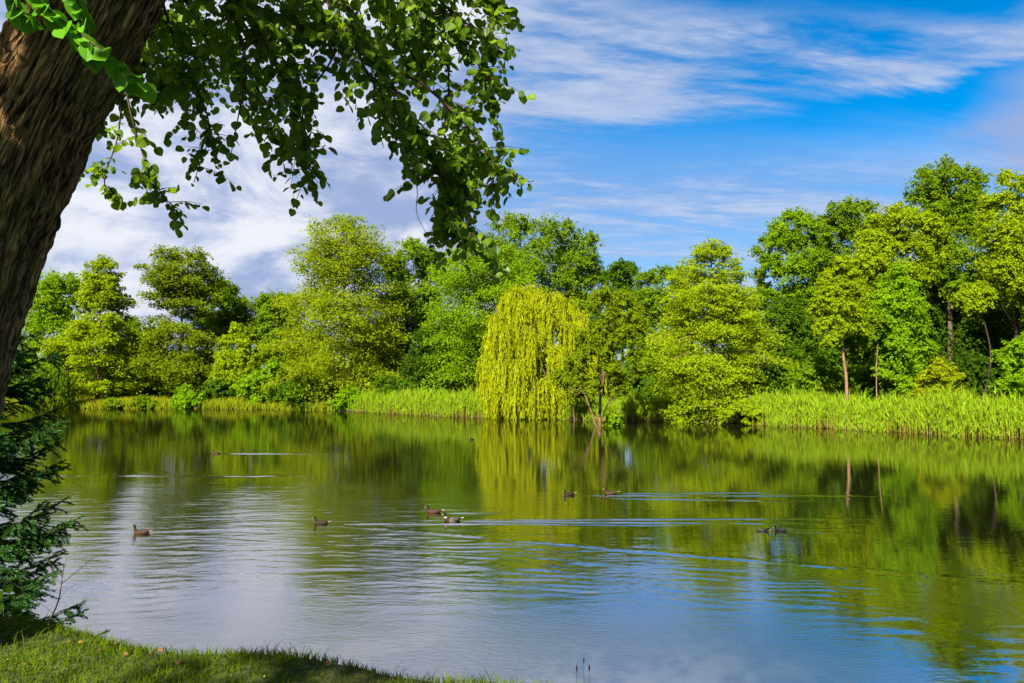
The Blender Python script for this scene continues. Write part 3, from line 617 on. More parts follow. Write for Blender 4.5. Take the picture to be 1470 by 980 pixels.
broadleaf('slender_tree', 'slender tree with a bare tan trunk before the dark grove', 1214, 60, [(1208, 378, 10), (1195, 392, 10), (1222, 390, 10), (1185, 412, 12), (1210, 410, 13), (1232, 412, 11), (1175, 436, 13), (1200, 440, 14), (1228, 440, 13), (1180, 465, 12), (1208, 470, 12), (1236, 466, 10), (1190, 490, 9)], 13000, 'cypress_bright', 62, 'bark_red', trunk=[(1217, 577), (1215, 545), (1210, 505), (1209, 465), (1205, 380)], trunk_r=.15, deep=.6, lmin=8, limb=.25)
broadleaf('slender_tree', 'thin straight sapling trunk right of the slender tan tree', 1258, 61, [(1256, 470, 9), (1262, 455, 10), (1250, 485, 8)], 2500, 'mid', 63, 'bark_red', trunk=[(1260, 575), (1258, 535), (1260, 490), (1256, 455)], trunk_r=.055)
broadleaf('shrub', 'yellow green shrub with upright tips just behind the right hand reeds', 1350, 56.5, [(1350, 518, 8), (1338, 530, 9), (1362, 528, 9), (1328, 545, 10), (1350, 545, 13), (1372, 542, 10), (1322, 562, 10), (1345, 565, 13), (1375, 562, 11)], 7000, 'yellow', 64, cat='bush', size=.9)
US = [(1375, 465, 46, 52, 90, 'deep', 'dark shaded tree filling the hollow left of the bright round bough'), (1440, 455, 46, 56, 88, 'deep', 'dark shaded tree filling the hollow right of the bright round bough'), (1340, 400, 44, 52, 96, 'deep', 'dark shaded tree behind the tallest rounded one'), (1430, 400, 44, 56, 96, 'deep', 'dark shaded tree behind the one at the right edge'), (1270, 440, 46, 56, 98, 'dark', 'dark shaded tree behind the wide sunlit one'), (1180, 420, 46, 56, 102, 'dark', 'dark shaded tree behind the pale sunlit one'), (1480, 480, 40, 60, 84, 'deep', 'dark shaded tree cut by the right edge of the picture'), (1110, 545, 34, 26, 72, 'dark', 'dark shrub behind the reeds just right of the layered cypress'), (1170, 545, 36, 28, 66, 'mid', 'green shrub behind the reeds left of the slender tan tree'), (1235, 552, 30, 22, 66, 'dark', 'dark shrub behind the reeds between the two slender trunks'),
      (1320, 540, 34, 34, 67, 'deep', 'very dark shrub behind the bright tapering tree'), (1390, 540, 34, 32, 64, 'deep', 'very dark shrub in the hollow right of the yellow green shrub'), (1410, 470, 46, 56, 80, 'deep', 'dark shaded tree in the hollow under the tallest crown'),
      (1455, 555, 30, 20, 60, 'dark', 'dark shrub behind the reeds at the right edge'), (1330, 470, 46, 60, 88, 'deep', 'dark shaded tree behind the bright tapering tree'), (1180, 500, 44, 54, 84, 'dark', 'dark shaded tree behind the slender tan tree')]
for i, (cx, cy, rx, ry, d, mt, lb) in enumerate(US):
    broadleaf('understory_shrub' if ry < 40 else 'understory_tree', lb, cx, d, auto_lobes(cx, cy, rx, ry, 12, rgA, .55), 6000, mt, 100 + i, 'bark_dark', size=1.4, cat='bush' if ry < 40 else 'tree')  # shade between the trees is put into these dark leaf colours
BG = [(60, 540, 60, 30, 140), (160, 545, 50, 26, 145), (260, 540, 56, 30, 142), (430, 520, 60, 46, 140), (545, 500, 50, 60, 128), (660, 500, 50, 60, 124), (720, 500, 55, 60, 126), (960, 530, 60, 40, 112), (1060, 470, 50, 70, 108), (830, 530, 60, 40, 110)]
BG += [(600, 552, 45, 16, 118), (680, 548, 50, 18, 112), (760, 545, 50, 20, 104), (900, 552, 50, 20, 98), (1000, 545, 50, 26, 96), (480, 552, 60, 18, 124), (350, 548, 60, 18, 138), (1250, 510, 50, 50, 96), (1440, 510, 50, 50, 92), (110, 548, 60, 16, 150), (210, 548, 60, 16, 150), (20, 545, 60, 20, 145)]
BGL = ['far dark hedge tree behind the leaning trunk', 'far dark hedge tree behind the slender cypress', 'far dark hedge tree behind the flat topped cypress', 'far dark tree behind the tall cypress on its left', 'far dark tree behind the tall cypress on its right', 'far dark tree seen through the open broadleaf tree', 'far dark tree behind the feathery cypress', 'far dark tree behind the alder on its right', 'far dark tree behind the layered cypress', 'far dark tree behind the willow on its right', 'low hedge behind the reeds left of the willow', 'low hedge behind the feathery cypress', 'low hedge behind the willow', 'low hedge behind the alder', 'low hedge behind the layered cypress', 'low hedge behind the tall cypress', 'low hedge behind the pale young tree', 'far dark tree behind the thin straight sapling', 'far dark tree in the grove at the right edge', 'low far hedge behind the slender cypress', 'low far hedge left of the flat topped cypress', 'low far hedge at the left edge behind the spruce']
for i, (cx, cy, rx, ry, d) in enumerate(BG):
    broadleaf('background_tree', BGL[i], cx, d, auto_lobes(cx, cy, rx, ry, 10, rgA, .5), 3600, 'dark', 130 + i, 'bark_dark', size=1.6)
def far_wood():
    rg = np.random.default_rng(190); n = 26000; acc = Acc(); px = rg.uniform(-250, 1750, n); d = rg.uniform(150, 172, n)
    x = (px - 735)/FPX*d; top = 8.5 + 2.2*np.sin(x*.21) + 1.6*np.sin(x*.53 + 1) + 1.2*np.sin(x*1.1); z = .8 + rg.random(n)**.8*top
    P = np.stack([x, d + 4*np.sin(x*.4 + z), z], 1); L = rg.uniform(.9, 1.6, n)
    tri_leaves(acc, P, nrm(np.array([0, -.5, .6]) + rg.normal(0, .5, (n, 3))), rg.normal(0, 1, (n, 3)), L, L*.8, rg.random(n), rg)
    tag(acc.build('far_wood', M['dark']), 'dark far wood behind the trees round the pond', 'wood', kind='stuff')
far_wood()
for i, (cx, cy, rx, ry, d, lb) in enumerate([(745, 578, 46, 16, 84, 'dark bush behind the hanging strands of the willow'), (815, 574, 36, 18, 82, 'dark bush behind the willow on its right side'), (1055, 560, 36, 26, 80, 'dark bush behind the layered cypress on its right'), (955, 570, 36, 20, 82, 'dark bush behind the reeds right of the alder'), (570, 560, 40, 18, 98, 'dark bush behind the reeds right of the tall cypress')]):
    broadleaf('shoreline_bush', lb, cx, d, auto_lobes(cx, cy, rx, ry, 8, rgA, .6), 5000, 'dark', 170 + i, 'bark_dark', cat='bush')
# hanging shrub at the far left
def weeping_shrub():
    rg = np.random.default_rng(66); d = 108.4; q2 = 1.8
    root = np.array([at(70, 590, d)[0], d, 0.0])
    th = thing('weeping_shrub', root, 'small dark weeping shrub over the water beside the spruce on the left', 'bush'); acc = Acc(); wood = Acc()
    tube(wood, [root - [0, 0, .4], root + [.1, 0, 1.4], root + [.2, 0, 4.6]], [.12, .09, .05], 6)
    for i in range(220):
        a = rg.uniform(0, 2*PI); r_ = q2*1.9*math.sqrt(rg.random()); st = root + np.array([math.cos(a)*r_, math.sin(a)*r_, q2*3.6 - .35/q2*r_**2 + rg.normal(0, .15)])
        Ln = max(.4, min(q2*rg.uniform(1, 3), st[2] - .2)); k = int(Ln*6); tt = rg.random(k)
        Pn = st + np.stack([math.cos(a)*tt*.3, math.sin(a)*tt*.3, -tt*Ln], 1) + rg.normal(0, .06, (k, 3)); Ls = rg.uniform(.35, .6, k)
        leaves(acc, Pn, nrm(rg.normal(0, 1, (k, 3)) + [0, -.6, .6]), np.array([0, 0, -1]) + rg.normal(0, .3, (k, 3)), Ls, Ls*.32, rg.random(k)*.7)
        if i % 5 == 0: tube(wood, spline([root + [.2, 0, 4.4], st*.6 + (root + [0, 0, 6.0])*.4, st], 5), [.03, .02, .018, .015, .01], 4)
    wood.build('trunk', M['bark_dark'], th, root, True); acc.build('crown', M['mid'], th, root)
weeping_shrub()

# ------------------------------------------------------------------ reeds and meadow
def blades(acc, P, h, w, lean, tint0, tint1, rg, segs=2):
    n = len(P); a = rg.uniform(0, 2*PI, n); s = np.stack([np.cos(a), np.sin(a), a*0], 1)
    b = rg.uniform(0, 2*PI, n); l = np.stack([np.cos(b), np.sin(b), b*0], 1)*(lean*h)[:, None]
    rows = []; tt = []
    for k, f in enumerate(np.linspace(0, 1, segs + 1)):
        c = P + l*(f**2) + np.array([0, 0, 1])*(h*f*(1 - .15*f*lean))[:, None]; ww = w*(1 - f)**.6 if f < 1 else w*.05
        rows += [c - s*ww[:, None]*.5, c + s*ww[:, None]*.5]; tt += [tint0 + (tint1 - tint0)*min(1, f*2.2)]*2
    m_ = 2*(segs + 1); V = np.stack(rows, 1).reshape(-1, 3); T = np.stack(tt, 1).reshape(-1)
    base = np.arange(n)[:, None]*m_
    F = np.concatenate([base + np.array([2*k, 2*k + 1, 2*k + 3, 2*k + 2]) for k in range(segs)])
    acc.add(V, F, T)
def shore_points(i0, i1):
    return POND[i0:i1 + 1]
def along(poly, n, rg):
    seg = np.diff(poly, axis=0); L = np.linalg.norm(seg, axis=1); c = np.concatenate([[0], np.cumsum(L)]); s = rg.uniform(0, c[-1], n)
    i = np.clip(np.searchsorted(c, s) - 1, 0, len(seg) - 1); f = (s - c[i])/L[i]
    p_ = poly[i] + seg[i]*f[:, None]; tn = seg[i]/L[i][:, None]; return p_, np.stack([tn[:, 1], -tn[:, 0]], 1), s
def reed_bed(name, label, poly, n, depth, h0, seed, brown=.06):
    rg = np.random.default_rng(seed); p_, nr, s = along(poly, n, rg)
    # outward normal points to land
    test = sdist(p_[:, 0] + nr[:, 0]*.5, p_[:, 1] + nr[:, 1]*.5); nr = np.where((test > 0)[:, None], nr, -nr)
    u = rg.uniform(-.6, depth, n) + .35*np.sin(s*.9) + .25*np.sin(s*2.3 + 1); xy = p_ + nr*u[:, None]
    z = np.maximum(ground_z(xy[:, 0], xy[:, 1]), -.3)
    P = np.concatenate([xy, z[:, None]], 1)
    h = h0*(.78 + .10*np.sin(s*.55) + .08*np.sin(s*1.7 + 2))*(rg.uniform(.55, 1.05, n) + (rg.random(n) < .08)*rg.uniform(0, .25, n))*ss(u, -1.2, .5).clip(.5, 1)
    acc = Acc(); dry = rg.random(n) < brown
    blades(acc, P, h, np.full(n, .035), np.full(n, .06), np.where(dry, 0, rg.uniform(0, .35, n)), np.where(dry, .05, rg.uniform(.45, .9, n)), rg, 2)
    for k in range(2):
        f = rg.uniform(.3, .85, n); Q = P + np.array([0, 0, 1])*(h*f)[:, None]; keep = ~dry
        hl = (h*rg.uniform(.25, .42, n))[keep]; blades(acc, Q[keep], hl, np.full(keep.sum(), .09), rg.uniform(.25, .9, keep.sum()), rg.uniform(.6, 1, keep.sum()), rg.uniform(.6, 1, keep.sum()), rg, 2)
    o = acc.build(name, M['reed']); return tag(o, label, 'reeds', kind='stuff')
right = POND[12:18].copy(); right[0] = (36, 44)
reed_bed('reed_bed', 'bright green reed bed along the right hand shore', np.concatenate([[(38, 41)], POND[13:17], [(20.4, 65.6)]]), 8000, 4.6, 3.0, 201, .11)
reed_bed('reed_bed', 'reed strip between the willow and the layered cypress', np.array([(14.2, 69.9), (13, 70.5), (7.5, 73), (5, 74.2)]), 1700, 3.0, 2.6, 202, .12)
reed_bed('reed_bed', 'reed bed between the tall cypress and the willow', np.concatenate([[(-3.0, 77.9)], POND[22:25], [(-20.3, 95.4)]]), 4500, 4.5, 3.1, 203, .12)
def meadow():
    rg = np.random.default_rng(210); n = 17000
    poly = POND[25:31]; p_, nr, s = along(poly, n, rg)
    test = sdist(p_[:, 0] + nr[:, 0]*.5, p_[:, 1] + nr[:, 1]*.5); nr = np.where((test > 0)[:, None], nr, -nr)
    u = rg.random(n)**1.5*16 - .1; xy = p_ + nr*u[:, None]; P = np.concatenate([xy, ground_z(xy[:, 0], xy[:, 1])[:, None]], 1)
    acc = Acc(); h = rg.uniform(.5, 1.2, n)*(1 + .3*np.sin(s*.4)); blades(acc, P, h, np.full(n, .15), rg.uniform(.1, .5, n), rg.uniform(.1, .6, n), rg.uniform(.2, 1, n), rg, 1)
    tag(acc.build('meadow_grass', M['meadow']), 'tall yellow green meadow grass on the far left bank', 'grass', kind='stuff')
meadow()

# ------------------------------------------------------------------ lawn in front
def lawn():
    rg = np.random.default_rng(220); n = 165000
    xy = np.stack([rg.uniform(-6.5, 1.6, n), rg.uniform(2.6, 8.2, n)], 1)
    P = np.concatenate([xy, ground_z(xy[:, 0], xy[:, 1])[:, None]], 1)
    s = sdist(xy[:, 0], xy[:, 1]); px, py, f = project(P)
    patch = np.sin(xy[:, 0]*3.1 + 2*np.sin(xy[:, 1]*2.1)) * np.sin(xy[:, 1]*3.7 + 1.7*np.sin(xy[:, 0]*1.3))
    k = (s > .05) & (px > -150) & (px < 900) & (py < 1120) & (rg.random(n) < .80 + .25*patch)
    P = P[k]; s = s[k]; patch = patch[k]; n = len(P)
    h = rg.uniform(.025, .06, n)*(1 + .25*patch) + (rg.random(n) < .05)*rg.uniform(.02, .08, n)*(s < 1.35)
    P[:, 2] -= .005; acc = Acc(); t0 = rg.uniform(0, .3, n); t1 = np.clip(rg.uniform(.15, .75, n) + .2*patch, 0, 1)
    blades(acc, P, h, rg.uniform(.004, .008, n), rg.uniform(.25, 1.0, n), t0, t1, rg, 2)
    tag(acc.build('lawn_grass', M['lawn']), 'short green lawn grass on the near bank', 'grass', kind='stuff')
lawn()

# ------------------------------------------------------------------ leaning lime tree in front
def noise1(x, seed):
    r = np.random.default_rng(seed).random(4096); i = np.floor(x).astype(int); f = x - i; f = f*f*(3 - 2*f); return r[i % 4096]*(1 - f) + r[(i + 1) % 4096]*f
def noise2(u, v, seed):
    r = np.random.default_rng(seed).random((256, 256)); i = np.floor(u).astype(int); j = np.floor(v).astype(int); f = u - i; g = v - j; f = f*f*(3 - 2*f); g = g*g*(3 - 2*g)
    return (r[i % 256, j % 256]*(1 - f) + r[(i + 1) % 256, j % 256]*f)*(1 - g) + (r[i % 256, (j + 1) % 256]*(1 - f) + r[(i + 1) % 256, (j + 1) % 256]*f)*g
def leaf_shape():
    """heart shaped toothed leaf, unit length, stalk at the origin, tip along +x, normal +z"""
    out_ = [(0, 0), (-.03, .2), (.06, .36), (.22, .46), (.42, .48), (.6, .42), (.76, .3), (.89, .13), (1, 0)]
    V = [(x, y, -.10*y + .06*math.sin(x*3) - .10*x*x + .16*y*y*0 + .12*abs(y)) for x, y in out_]
    V += [(x, -y, .12*abs(y) + .06*math.sin(x*3) - .10*x*x - .1*abs(y)) for x, y in out_[1:-1]]
    n = len(out_)
    Fl = [tuple(range(n))]; Fr = [(0, n - 1) + tuple(range(2*n - 3, n - 1, -1))]
    return np.array(V, float), Fl[0], Fr[0]
LV, LFL, LFR = leaf_shape()
def lime():
    rg = np.random.default_rng(300); d = 4.5
    cpx = [(-142, 935), (-138, 860), (-128, 760), (-112, 640), (-86, 515), (-57, 420), (-22, 322), (37, 180), (104, 55), (150, -33), (205, -150), (270, -300), (330, -480)]
    cp = np.array([at(x, y, d) for x, y in cpx]); root = cp[0].copy(); root[2] = float(ground_z(np.array([root[0]]), np.array([root[1]]))[0])
    th = thing('lime_tree', root, 'big leaning furrowed lime tree in front on the left with leafy hanging boughs', 'tree')
    nr_, ns_ = 340, 140
    sp = spline(cp, nr_); sp[0, 2] = root[2] - .15; tg = nrm(np.gradient(sp, axis=0)); s = nrm(np.cross(tg, [0, 1.0, 0])); b = np.cross(tg, s)
    arc = np.concatenate([[0], np.cumsum(np.linalg.norm(np.diff(sp, axis=0), axis=1))])
    rad = .352 - .011*arc + .16*np.exp(-arc/.28)
    A_ = np.linspace(0, 2*PI, ns_, endpoint=False)[None]; S_ = arc[:, None]
    wv = A_*7 + .55*np.sin(S_*1.1) + 1.1*(noise2(A_*4/PI*2, S_*2.2, 1) - .5)
    wrap = lambda k, v, sd: noise2(np.broadcast_to((A_/(2*PI))*k, (nr_, ns_)) % k, np.broadcast_to(S_*v, (nr_, ns_)), sd)
    tw = A_ + .10*(noise2(np.broadcast_to(A_*1.5, (nr_, ns_)), np.broadcast_to(S_*3, (nr_, ns_)), 4) - .5)*2 + .06*S_
    rid = np.abs(np.sin(tw*21 + 1.2*np.sin(S_*3.6 + tw*3) + 2.2*noise2(tw*9, S_*11 + 0*tw, 31)))**.6*.55 + np.abs(np.sin(tw*33 + 1.6*np.sin(S_*5.9 + tw*5) + 2.6*noise2(tw*12, S_*16 + 0*tw, 37)))**.6*.45
    brk = noise2(np.broadcast_to(tw*14, (nr_, ns_)), np.broadcast_to(S_*9, (nr_, ns_)), 8); fin = noise2(np.broadcast_to(tw*40, (nr_, ns_)), np.broadcast_to(S_*22, (nr_, ns_)), 9)
    disp = .058*rid*(.55 + .6*brk) + .008*fin - .02 + .02*np.sin(A_*3 + S_*.7)
    rr = rad[:, None] + disp
    V = sp[:, None] + rr[..., None]*(np.cos(A_)[..., None]*s[:, None] + np.sin(A_)[..., None]*b[:, None])
    i = np.arange(nr_ - 1)[:, None]; j = np.arange(ns_)[None]
    F = np.stack([i*ns_ + j, i*ns_ + (j + 1) % ns_, (i + 1)*ns_ + (j + 1) % ns_, (i + 1)*ns_ + j], -1).reshape(-1, 4)
    m, t, o_ = newmat('bark_lime')
    tcn = t.nodes.new('ShaderNodeTexCoord'); P_ = E(tcn.outputs['Object']); x, y, z = sep(P_)
    rv = attr('tint'); bu, bv = attr('bu'), attr('bv'); n0 = noise(comb(bu*26.0, bv*9.0, 4.0), 1.0, 5, .7); f1 = sstep((noise(comb(bu*7.5, bv*1.7, 0.0), 1.0, 3, .55, .4) - .5).abs(), 0.0, .085); f2 = sstep((noise(comb(bu*17.0, bv*3.4, 9.0), 1.0, 3, .55, .3) - .5).abs(), 0.0, .11); n1 = f1*.45 + f2*.35 + n0*.3; n2 = noise(P_, 2.5, 4, .6)
    col = mixc(sstep(n1*.8 + rv*.35, .35, 1.05), (.016, .009, .005), (.42, .235, .09))  # bark brown, with the shade of its furrows put into the colour
    col = mixc(sstep(n2 + n0*.25, .56, .76)*.4, col, (.15, .15, .03))
    p = t.nodes.new('ShaderNodeBsdfPrincipled'); p.inputs['Roughness'].default_value = .9; p.inputs['Specular IOR Level'].default_value = .15
    bm = t.nodes.new('ShaderNodeBump'); bm.inputs['Distance'].default_value = .05; t.links.new(n1.v, bm.inputs['Height']); t.links.new(bm.outputs[0], p.inputs['Normal'])
    t.links.new(col.v, p.inputs['Base Color']); t.links.new(p.outputs[0], o_.inputs[0])
    mesh_np('trunk', V.reshape(-1, 3) - root, F, m, th, {'tint': np.clip(rid*(.4 + .7*brk), 0, 1).ravel(), 'bu': (np.minimum(A_, 2*PI - A_) + .05*S_ + 0*S_).ravel(), 'bv': (S_ + 0*A_).ravel()}, True)
    # limbs above the picture
    top = sp[-1]; limbs = Acc(); ends = []
    tube(limbs, spline([sp[-12], top + [.15, .1, .6], top + [.3, .3, 2.0], top + [.2, .6, 4.0]], 12), np.linspace(.29, .08, 12), 12)
    for k in range(16):
        a = k*2.39996 + .3; e = top + np.array([-1.6 + math.cos(a)*rg.uniform(2.4, 5.0), -2.4 + math.sin(a)*rg.uniform(2.4, 5.0), rg.uniform(.2, 4.0)])
        st = top + np.array([.15, .15, rg.uniform(-.3, 2)]); limbs_p = spline([st, st*.5 + e*.5 + [0, 0, .5], e], 8)
        tube(limbs, limbs_p, np.linspace(.11, .03, 8), 7); ends.append(e)
    # hanging boughs in view: (px, py, depth) polylines
    Bz = [
      ([(240, -260, 4.6), (330, -110, 4.8), (430, -45, 4.9), (500, 10, 5.0), (548, 95, 5.05), (600, 190, 5.1), (640, 270, 5.15), (662, 325, 5.2), (706, 366, 5.25)], .028, 1.25),
      ([(430, -45, 4.9), (560, -25, 5.0), (640, 35, 5.0), (690, 85, 5.0), (712, 145, 5.0)], .016, 1.1),
      ([(480, -120, 5.0), (600, -70, 5.1), (680, -25, 5.2), (722, 5, 5.2)], .014, .9),
      ([(240, -200, 4.7), (300, -80, 4.9), (360, 25, 5.0), (400, 100, 5.05), (430, 185, 5.1), (455, 282, 5.1)], .018, 1.1),
      ([(500, 10, 5.0), (520, 90, 4.8), (566, 165, 4.8), (598, 225, 4.8)], .012, 1.0),
      ([(230, -140, 4.6), (330, 5, 5.3), (392, 60, 5.5), (425, 125, 5.6)], .016, 1.1),
      ([(200, -120, 4.9), (248, 50, 5.3), (285, 130, 5.4), (300, 190, 5.5), (278, 262, 5.5)], .012, .8),
      ([(190, -60, 5.0), (180, 110, 5.5), (203, 215, 5.6), (232, 278, 5.6), (262, 304, 5.6)], .009, .42),
      ([(180, 60, 5.5), (170, 190, 5.8), (150, 255, 5.8), (162, 288, 5.8)], .008, .42),
      ([(548, 95, 5.05), (605, 120, 5.0), (665, 175, 4.95), (704, 225, 4.9), (724, 244, 4.9)], .012, 1.1),
      ([(600, 190, 5.1), (652, 205, 5.2), (694, 232, 5.2)], .010, 1.0),
      ([(330, 0, 5.0), (352, 90, 5.0), (345, 150, 5.0), (330, 230, 5.0)], .009, .5),
      ([(470, 0, 5.2), (482, 70, 5.3), (445, 135, 5.3), (428, 200, 5.3), (440, 250, 5.3)], .010, .8),
      ([(500, -60, 5.3), (592, 15, 5.4), (640, 85, 5.4), (645, 165, 5.4), (665, 245, 5.4), (680, 300, 5.4)], .012, 1.0),
      ([(240, -60, 5.6), (300, 40, 6.0), (350, 95, 6.1), (395, 170, 6.1), (405, 200, 6.1)], .012, .9),
      ([(200, -80, 6.0), (220, 30, 6.2), (200, 100, 6.3), (178, 150, 6.3)], .012, 1.5),
      ([(250, -80, 6.2), (270, 10, 6.4), (250, 80, 6.5), (225, 130, 6.5)], .012, 1.5),
      ([(420, -80, 5.6), (450, 0, 5.7), (520, 50, 5.8), (560, 60, 5.8)], .012, 1.0),
      ([(330, -60, 5.6), (400, 0, 5.7), (430, 50, 5.8), (400, 60, 5.8)], .012, 1.0),
      ([(150, -80, 5.6), (165, 20, 5.9), (150, 120, 6.1), (140, 190, 6.2)], .010, .9),
      ([(250, -60, 5.2), (330, -10, 5.3), (400, 20, 5.4), (460, 30, 5.4), (500, 60, 5.4)], .010, 1.3),
      ([(180, -40, 5.4), (230, 20, 5.6), (290, 40, 5.7), (340, 80, 5.7)], .010, 1.4),
      ([(480, -60, 5.4), (540, 10, 5.5), (590, 60, 5.5), (610, 110, 5.5)], .010, 1.3),
      ([(560, -60, 5.0), (620, -10, 5.0), (665, 30, 5.0), (700, 50, 5.0), (718, 75, 5.0)], .010, 1.2),
      ([(170, -20, 6.4), (190, 50, 6.5), (230, 90, 6.6), (280, 110, 6.6), (310, 120, 6.6)], .010, 1.4),
      ([(620, 230, 5.15), (655, 300, 5.2), (690, 350, 5.2)], .008, 1.1),
    ]
    tw_ = Acc(); LP, LT, LN, LL, LTi = [], [], [], [], []
    def leafy(pts, dens, size):
        """leaves set alternately along a twig"""
        L_ = np.linalg.norm(np.diff(pts, axis=0), axis=1).sum(); k = max(2, int(L_/.032*dens)); tt = np.linspace(.12, 1, k)
        fi = tt*(len(pts) - 1); i0 = np.minimum(fi.astype(int), len(pts) - 2); f = (fi - i0)[:, None]; P = pts[i0]*(1 - f) + pts[i0 + 1]*f; tgd = nrm(pts[i0 + 1] - pts[i0])
        sd = nrm(np.cross(tgd, [0, 0, 1.0]) + 1e-6)*np.where(np.arange(k) % 2, 1, -1)[:, None]
        T = nrm(sd*.8 + tgd*.5 + np.array([0, 0, -.75]) + rg.normal(0, .3, (k, 3))); N = nrm(np.array([0, 0, .9]) + rg.normal(0, .55, (k, 3)) + sd*.3)
        LP.append(P + T*.02); LT.append(T); LN.append(N); LL.append(size*rg.uniform(.45, 1.25, k)); LTi.append(rg.random(k))
    for pl, r, dens in Bz:
        pts = spline([at(*q_) for q_ in pl], 26); w_ = Acc(); tube(w_, pts, np.linspace(r, .003, 26), 7); w_.build('branch', M['twig'], th, root, True)
        L_ = np.linalg.norm(np.diff(pts, axis=0), axis=1).sum(); nt_ = int(L_/.040*dens)
        for k in range(nt_):
            f = rg.uniform(.12, 1); i0 = int(f*24); p0 = pts[i0]; tg0 = nrm(pts[i0 + 1] - pts[i0])
            ln = rg.uniform(.14, .42)*(1.1 - .35*f)*(.75 if dens < .6 else 1)
            dv = nrm(tg0*.6 + rg.normal(0, .9, 3) + np.array([0, 0, -.1])); e = p0 + dv*ln + np.array([0, 0, -.2*ln*ln/.3])
            tp = spline([p0, p0*.5 + e*.5 + [0, 0, .06*ln], e], 6); tube(tw_, tp, np.linspace(.0035, .0012, 6), 4)
            leafy(tp, 1.0, .068)
        leafy(pts[8:], .5, .062)
    for pl in ([(575, 215, 4.9), (598, 265, 4.9), (598, 305, 4.9), (613, 337, 4.9)], [(640, 270, 5.15), (672, 300, 5.1), (668, 330, 5.1)], [(352, 60, 5.), (352, 120, 5), (356, 170, 5)]):
        w_ = Acc(); tube(w_, spline([at(*q_) for q_ in pl], 14), np.linspace(.004, .0015, 14), 5); w_.build('twig', M['twig'], th, root, True)
    tw_.build('twigs', M['twig'], th, root)['kind'] = 'stuff'
    P = np.concatenate(LP); T = np.concatenate(LT); N = np.concatenate(LN); L = np.concatenate(LL); Ti = np.concatenate(LTi)
    # bright shoots hanging before the trunk
    fs = len(P)
    sh = [([(30, -40, 3.1), (60, 5, 3.1), (105, 40, 3.1), (150, 75, 3.1), (200, 115, 3.15)], .013), ([(90, -40, 3.2), (115, 10, 3.2), (128, 55, 3.2), (135, 85, 3.2)], .013), ([(0, -40, 3.4), (20, 5, 3.4), (50, 25, 3.4)], .02)]
    for pl, stp in sh:
        pts = spline([at(*q_) for q_ in pl], 16); w_ = Acc(); tube(w_, pts, np.linspace(.005, .002, 16), 5); w_.build('twig', M['twig'], th, root, True)
        LP.clear(); LT.clear(); LN.clear(); LL.clear(); LTi.clear(); leafy(pts, 1.5, .085); leafy(pts, .9, .075)
        P = np.concatenate([P] + LP); T = np.concatenate([T] + LT); N = np.concatenate([N] + LN); L = np.concatenate([L] + LL); Ti = np.concatenate([Ti] + LTi)
    fresh = np.arange(len(P)) >= fs
    px, py, f = project(P); vis = (px > 0) & (px < 1470) & (py > 0) & (py < 980); sz = np.where(vis, L/f, 0)
    order = np.argsort(-sz); single = np.zeros(len(P), bool); single[order[:300]] = True
    T = nrm(T); S = nrm(np.cross(N, T)); N2 = np.cross(T, S)
    def frame(k): return T[k], S[k], N2[k]
    for key, sel in (('lime', ~single & ~fresh), ('limefresh', ~single & fresh)):
        idx = np.nonzero(sel)[0]
        if not len(idx): continue
        Vv = P[idx][:, None] - root + L[idx][:, None, None]*(LV[None, :, :1]*T[idx][:, None] + LV[None, :, 1:2]*S[idx][:, None] + LV[None, :, 2:]*N2[idx][:, None])
        n = len(LV); base = (np.arange(len(idx))*n)[:, None]
        mesh_np('foliage', Vv.reshape(-1, 3), [base + np.array(LFL)[None], base + np.array(LFR)[None]], M[key], th, {'tint': np.repeat(Ti[idx], n)})['kind'] = 'stuff'
    from mathutils import Matrix
    mes = {}
    for fr in (False, True):
        for q_ in range(5):
            o = mesh_np('leaf', LV, [np.array([LFL]), np.array([LFR])], M['limefresh' if fr else 'lime'], None, {'tint': np.full(len(LV), .1 + .2*q_)}); mes[fr, q_] = o.data; bpy.data.objects.remove(o)
    for k in np.nonzero(single)[0]:
        o = bpy.data.objects.new('leaf', mes[bool(fresh[k]), min(4, int(Ti[k]*5))]); C.objects.link(o); o.parent = th
        a, b_, c_ = T[k]*L[k], S[k]*L[k], N2[k]*L[k]; q_ = P[k] - root
        o.matrix_local = Matrix(((a[0], b_[0], c_[0], q_[0]), (a[1], b_[1], c_[1], q_[1]), (a[2], b_[2], c_[2], q_[2]), (0, 0, 0, 1)))
    # unseen crown overhead, set back and left to shade lawn and trunk
    acc = Acc(); cc = []
    for k in range(150):
        a = rg.uniform(0, 2*PI); r_ = 6.2*math.sqrt(rg.random()); z = rg.uniform(6.3, 13.5); c = np.array([-4.6 + math.cos(a)*r_, .9 + math.sin(a)*r_, z])
        if ((math.hypot(c[0] + 4.6, c[1] - .9)/6.4)**2 + ((z - 9.5)/4.2)**2) > 1: continue
        cpx_, cpy_, cf = project(c)
        if c[1] > -.5 and cpy_ + FPX*.95/max(cf, .6) > -25: continue
        cc.append(c)
    for c in cc:
        k = 110; v = runit(rg, k); Pn = c + v*rg.uniform(.3, 1, (k, 1))*np.array([1.0, 1.0, .6])
        Nn = nrm(v*.4 + [0, 0, .9] + rg.normal(0, .4, (k, 3))); Ls = rg.uniform(.13, .24, k)
        leaves(acc, Pn, Nn, np.cross(Nn, runit(rg, k)) + [0, 0, -.3], Ls, Ls*.8, rg.random(k))
        e = ends[int(np.argmin([np.linalg.norm(q_ - c) for q_ in ends]))]; tube(limbs, spline([e, e*.5 + c*.5 + [0, 0, .15], c], 5), np.linspace(.03, .01, 5), 5)
    limbs.build('limb', M['bark_dark'], th, root, True); acc.build('crown', M['lime'], th, root)['kind'] = 'stuff'
lime()

